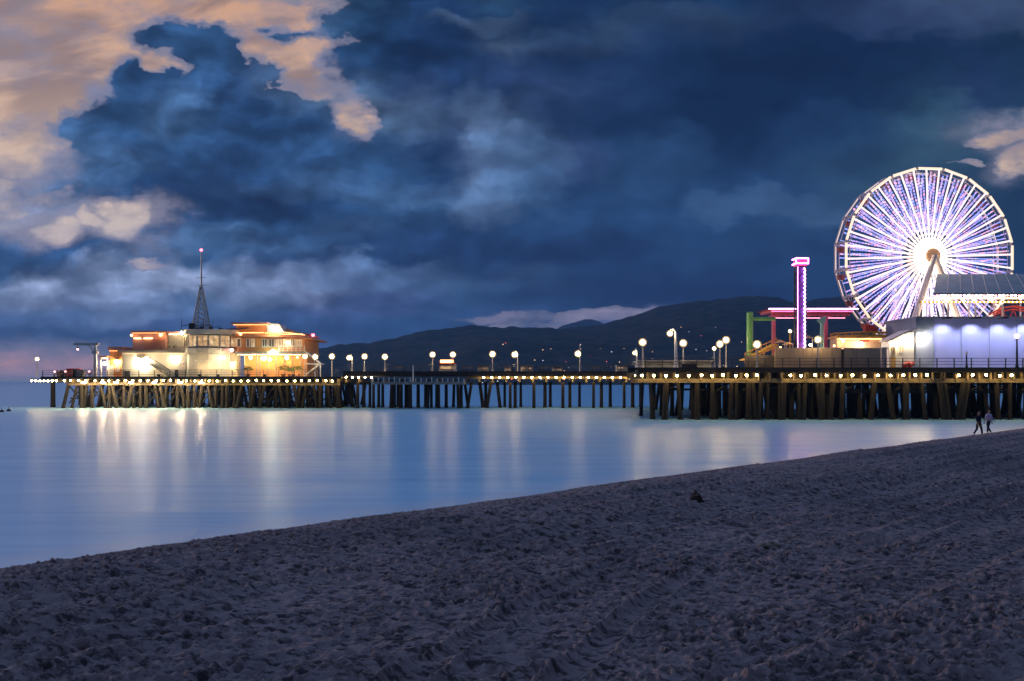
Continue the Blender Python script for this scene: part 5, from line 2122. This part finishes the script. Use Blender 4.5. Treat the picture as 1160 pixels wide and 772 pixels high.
# ------------------------------------------------------------------ two people walking by the water
def person(u, feet_v, h, face, mats, label, stride, name='person'):
    """walking figure, grown from a skeleton; mats = shirt, trousers"""
    # find where the sight line meets the sand
    Y = 40.0
    for _ in range(40):
        zz = float(beach_height(np.array([X(u, Y)]), np.array([Y]), False)[0])
        Y = (CAM_Z - zz) * 1000 / (feet_v - 432)
    Y = min(max(Y, 30), 62)
    x0 = X(u, Y)
    z0 = float(beach_height(np.array([x0]), np.array([Y]), True)[0]) - .01
    k = h / 1.75
    ca, sa = math.cos(face), math.sin(face)

    def P(x, y, z):                       # x to the figure's right, y forward
        return (k * (x * ca - y * sa), k * (x * sa + y * ca), k * z)

    def skin(nm, chains, mat, parent, sub=1):
        vs, es, rs = [], [], []
        look = {}

        def vid(p, r):
            key = tuple(round(c, 4) for c in p)
            if key not in look:
                look[key] = len(vs)
                vs.append(p)
                rs.append(r * k)
            return look[key]
        for ch in chains:
            prev = None
            for (p, r) in ch:
                i = vid(P(*p), r)
                if prev is not None and prev != i:
                    es.append((prev, i))
                prev = i
        me = bpy.data.meshes.new(nm)
        me.from_pydata(vs, es, [])
        me.materials.append(MATS[mat])
        o = bpy.data.objects.new(nm, me)
        COL.objects.link(o)
        sk = o.modifiers.new('skin', 'SKIN')
        me.skin_vertices[0].data[0].use_root = True
        for i, r in enumerate(rs):
            me.skin_vertices[0].data[i].radius = (r, r)
        sk.use_smooth_shade = True
        ss = o.modifiers.new('sub', 'SUBSURF')
        ss.levels = sub
        ss.render_levels = sub
        o.parent = parent
        return o
    s = stride
    pel, waist, chest, neck, head = (0, 0, .95), (0, .01, 1.08), (0, .02, 1.30), (0, .02, 1.47), (0, .04, 1.56)
    hipL, hipR = (-.09, 0, .92), (.09, 0, .92)
    kL, kR = (-.10, .16 * s, .50), (.10, -.04 * s, .49)
    aL, aR = (-.10, .22 * s, .09), (.10, -.30 * s, .13)
    tL, tR = (-.11, .22 * s + .17, .035), (.11, -.30 * s + .15, .04)
    shL, shR = (-.17, .0, 1.40), (.17, .0, 1.40)
    eL, eR = (-.24, -.07 * s, 1.13), (.24, .05 * s, 1.13)
    wL, wR = (-.25, -.02 * s, .89), (.25, .16 * s, .91)
    root = thing(name, label, 'person', (x0, Y, z0), 'people walking by the water')

    def fingers(w, sgn):
        out = []
        x, y, z = w
        palm = (x + sgn * .004, y + .012, z - .075)
        out.append([(w, .026), (palm, .030)])
        for q, (dx, dy, L) in enumerate(((-.002, .033, .072), (0, .011, .082), (0, -.011, .076), (-.002, -.031, .06))):
            b = (palm[0] + dx, palm[1] + dy, palm[2] - .03)
            out.append([(palm, .030), (b, .010), (b[:1] + (b[1] + .008, b[2] - L * .5), .009), (b[:1] + (b[1] + .022, b[2] - L), .007)])
        tb = (palm[0], palm[1] + .045, palm[2] + .022)
        out.append([(palm, .030), (tb, .011), ((tb[0], tb[1] + .02, tb[2] - .045), .009)])
        return out
    body = [[(pel, .12), (waist, .105), (chest, .12), (neck, .052), (head, .075), ((0, .05, 1.66), .085), ((0, .04, 1.735), .05)],
            [((0, .05, 1.66), .085), ((0, .135, 1.635), .014)],
            [(pel, .12), (hipL, .085), (kL, .055), (aL, .036), (tL, .028)], [(pel, .12), (hipR, .085), (kR, .055), (aR, .036), (tR, .028)],
            [(chest, .12), (shL, .058), (eL, .040), (wL, .026)], [(chest, .12), (shR, .058), (eR, .040), (wR, .026)]]
    body += fingers(wL, -1) + fingers(wR, 1)
    o = skin('body', body, 'skin', root)
    g = .016
    skin('shirt', [[((0, 0, .92), .125 + g), (waist, .115 + g), (chest, .125 + g), ((0, .02, 1.43), .075 + g)],
                   [(chest, .125 + g), (shL, .062 + g), (eL, .045 + g), ((wL[0], wL[1], wL[2] + .04), .034 + g)],
                   [(chest, .125 + g), (shR, .062 + g), (eR, .045 + g), ((wR[0], wR[1], wR[2] + .04), .034 + g)]], mats[0], root)
    skin('trousers', [[(pel, .125 + g), ((0, .005, 1.02), .11 + g)], [(pel, .125 + g), (hipL, .09 + g), (kL, .062 + g), ((aL[0], aL[1], aL[2] + .03), .046 + g)],
                      [(pel, .125 + g), (hipR, .09 + g), (kR, .062 + g), ((aR[0], aR[1], aR[2] + .03), .046 + g)]], mats[1], root)
    skin('hair', [[((0, .0, 1.60), .07), ((0, .015, 1.70), .085), ((0, .03, 1.755), .06)]], 'hair', root)
    for a_, t_ in ((aL, tL), (aR, tR)):
        skin('shoe', [[((a_[0], a_[1] - .04, t_[2] + .01), .045), ((a_[0], a_[1] + .06, t_[2] + .012), .048), (t_, .036)]], 'cloth_dark', root)
    return root


person(1108.5, 491, 1.76, R(200), ('cloth_navy', 'cloth_dark'), 'person in dark clothes walking at the water edge, left of the pair', 1.0)
person(1120, 489.5, 1.72, R(196), ('cloth_lilac', 'cloth_navy'), 'person in a pale lilac top and dark trousers, right of the pair', -1.0)


# ------------------------------------------------------------------ small things on the sand and water
def on_sand(u, v):
    Y = 20.0
    for _ in range(40):
        zz = float(beach_height(np.array([X(u, Y)]), np.array([Y]), False)[0])
        Y = (CAM_Z - zz) * 1000 / (v - 432)
    x = X(u, Y)
    return x, Y, float(beach_height(np.array([x]), np.array([Y]), True)[0])


def lump(name, u, v, rx, ry, rz, mat, label, cat, seed, pointy=0.0):
    x, y, z = on_sand(u, v)
    n, k = 22, 12
    vs, fs = [], []
    for j in range(k + 1):
        t = math.pi * .58 * j / k
        for i in range(n):
            a = 2 * math.pi * i / n
            d = np.array((math.sin(t) * math.cos(a), math.sin(t) * math.sin(a), math.cos(t)))
            f = 1 + .9 * float(fbm(np.array([d[0] * 1.7 + seed + d[2]]), np.array([d[1] * 1.7 + d[2] * 1.3]), 4, seed)[0])
            vs.append((x + rx * d[0] * f, y + ry * d[1] * f, z - .03 + rz * max(0, d[2] + .05) * f * (1 + pointy * (1 - math.sin(t)))))
    for j in range(k):
        for i in range(n):
            a, b = j * n + i, j * n + (i + 1) % n
            fs.append((a, a + n, b + n, b))
    m = MB()
    m.add(vs, fs)
    o = rebase(part(name, m, mat), (x, y, z))
    return tag(o, label, cat)


lump('kelp_mound', 789, 571, .21, .18, .18, 'rubble', 'dark pointed heap of kelp on the sand near the water', 'kelp heap', 4, .5)
lump('driftwood', 872, 620, .20, .10, .09, 'driftwood', 'pale piece of driftwood on the mid beach', 'driftwood', 9)
lump('kelp_scrap', 840, 560, .16, .10, .07, 'rubble', 'small flat dark scrap of kelp beyond the pointed heap', 'kelp scrap', 14)
for i, (u, v, lb) in enumerate(((10, 466, 'dark mooring buoy floating left of the pier tip, nearer the pier'), (2, 467, 'dark mooring buoy floating at the far left of the water'))):
    Y = CAM_Z * 1000 / (v - 432)
    x = X(u, Y)
    t = thing('mooring_buoy', lb, 'buoy', (x, Y, 0), 'mooring buoys')
    m = MB()
    m.sphere((x, Y, .05), .34, 12, 8, .8)
    part('float', m, 'steel_dark', t, True)
    m = MB()
    m.tube((x, Y, .25), (x, Y, .62), .05, .04, 6)
    part('pin', m, 'steel_dark', t)

# ------------------------------------------------------------------ the town on the slopes, far off
qt = random.Random(12)
m = MB()
for i in range(130):
    us_, Xs_, Ys_, Zs_ = SLOPE if qt.random() < .7 else HILLS
    uu = qt.gauss(690, 80) if qt.random() < .65 else qt.uniform(540, 1000)
    c_ = int(np.argmin(np.abs(us_ - uu)))
    r_ = int(qt.triangular(4, 30, 8)) if us_ is SLOPE[0] else int(qt.triangular(3, 24, 5))
    x, Y, z = float(Xs_[r_, c_]), float(Ys_[r_, c_]), float(Zs_[r_, c_])
    w, h = qt.uniform(1.8, 3.6), qt.uniform(2.4, 3.4)
    m.cur = 0
    m.box(x - w, x + w, Y, Y + 7, z - 2, z + h)
    m.cur = 1 + (0 if qt.random() < .55 else qt.choice((1, 1, 2)))
    ww = qt.uniform(.2, .45) * Y / 900
    xo = qt.uniform(-w * .5, w * .5)
    m.box(x + xo - ww, x + xo + ww, Y - .3, Y - .02, z + .7, z + .7 + min(ww * 1.5, h - .9))
part('distant_town', m, ['hill_house', 'town_light', 'town_light_cool', 'town_light_red'], None, kind='stuff')
bpy.data.objects['distant_town']['label'] = 'scattered house lights on the dark slopes across the bay'
bpy.data.objects['distant_town']['category'] = 'town'


# ------------------------------------------------------------------ evening air
HAZE = 0.00017
m, t, p, o = new_mat('haze_air')
t.n.remove(p)
v = t.n.new('ShaderNodeVolumePrincipled')
v.inputs['Color'].default_value = (0.20, 0.46, 0.95, 1)
v.inputs['Density'].default_value = HAZE
v.inputs['Anisotropy'].default_value = 0.3
t.l.new(v.outputs[0], o.inputs['Volume'])
mb = MB()
mb.box(-5300, 3900, -400, 4700, -5, 360)
part('haze', mb, 'haze_air', kind='stuff')
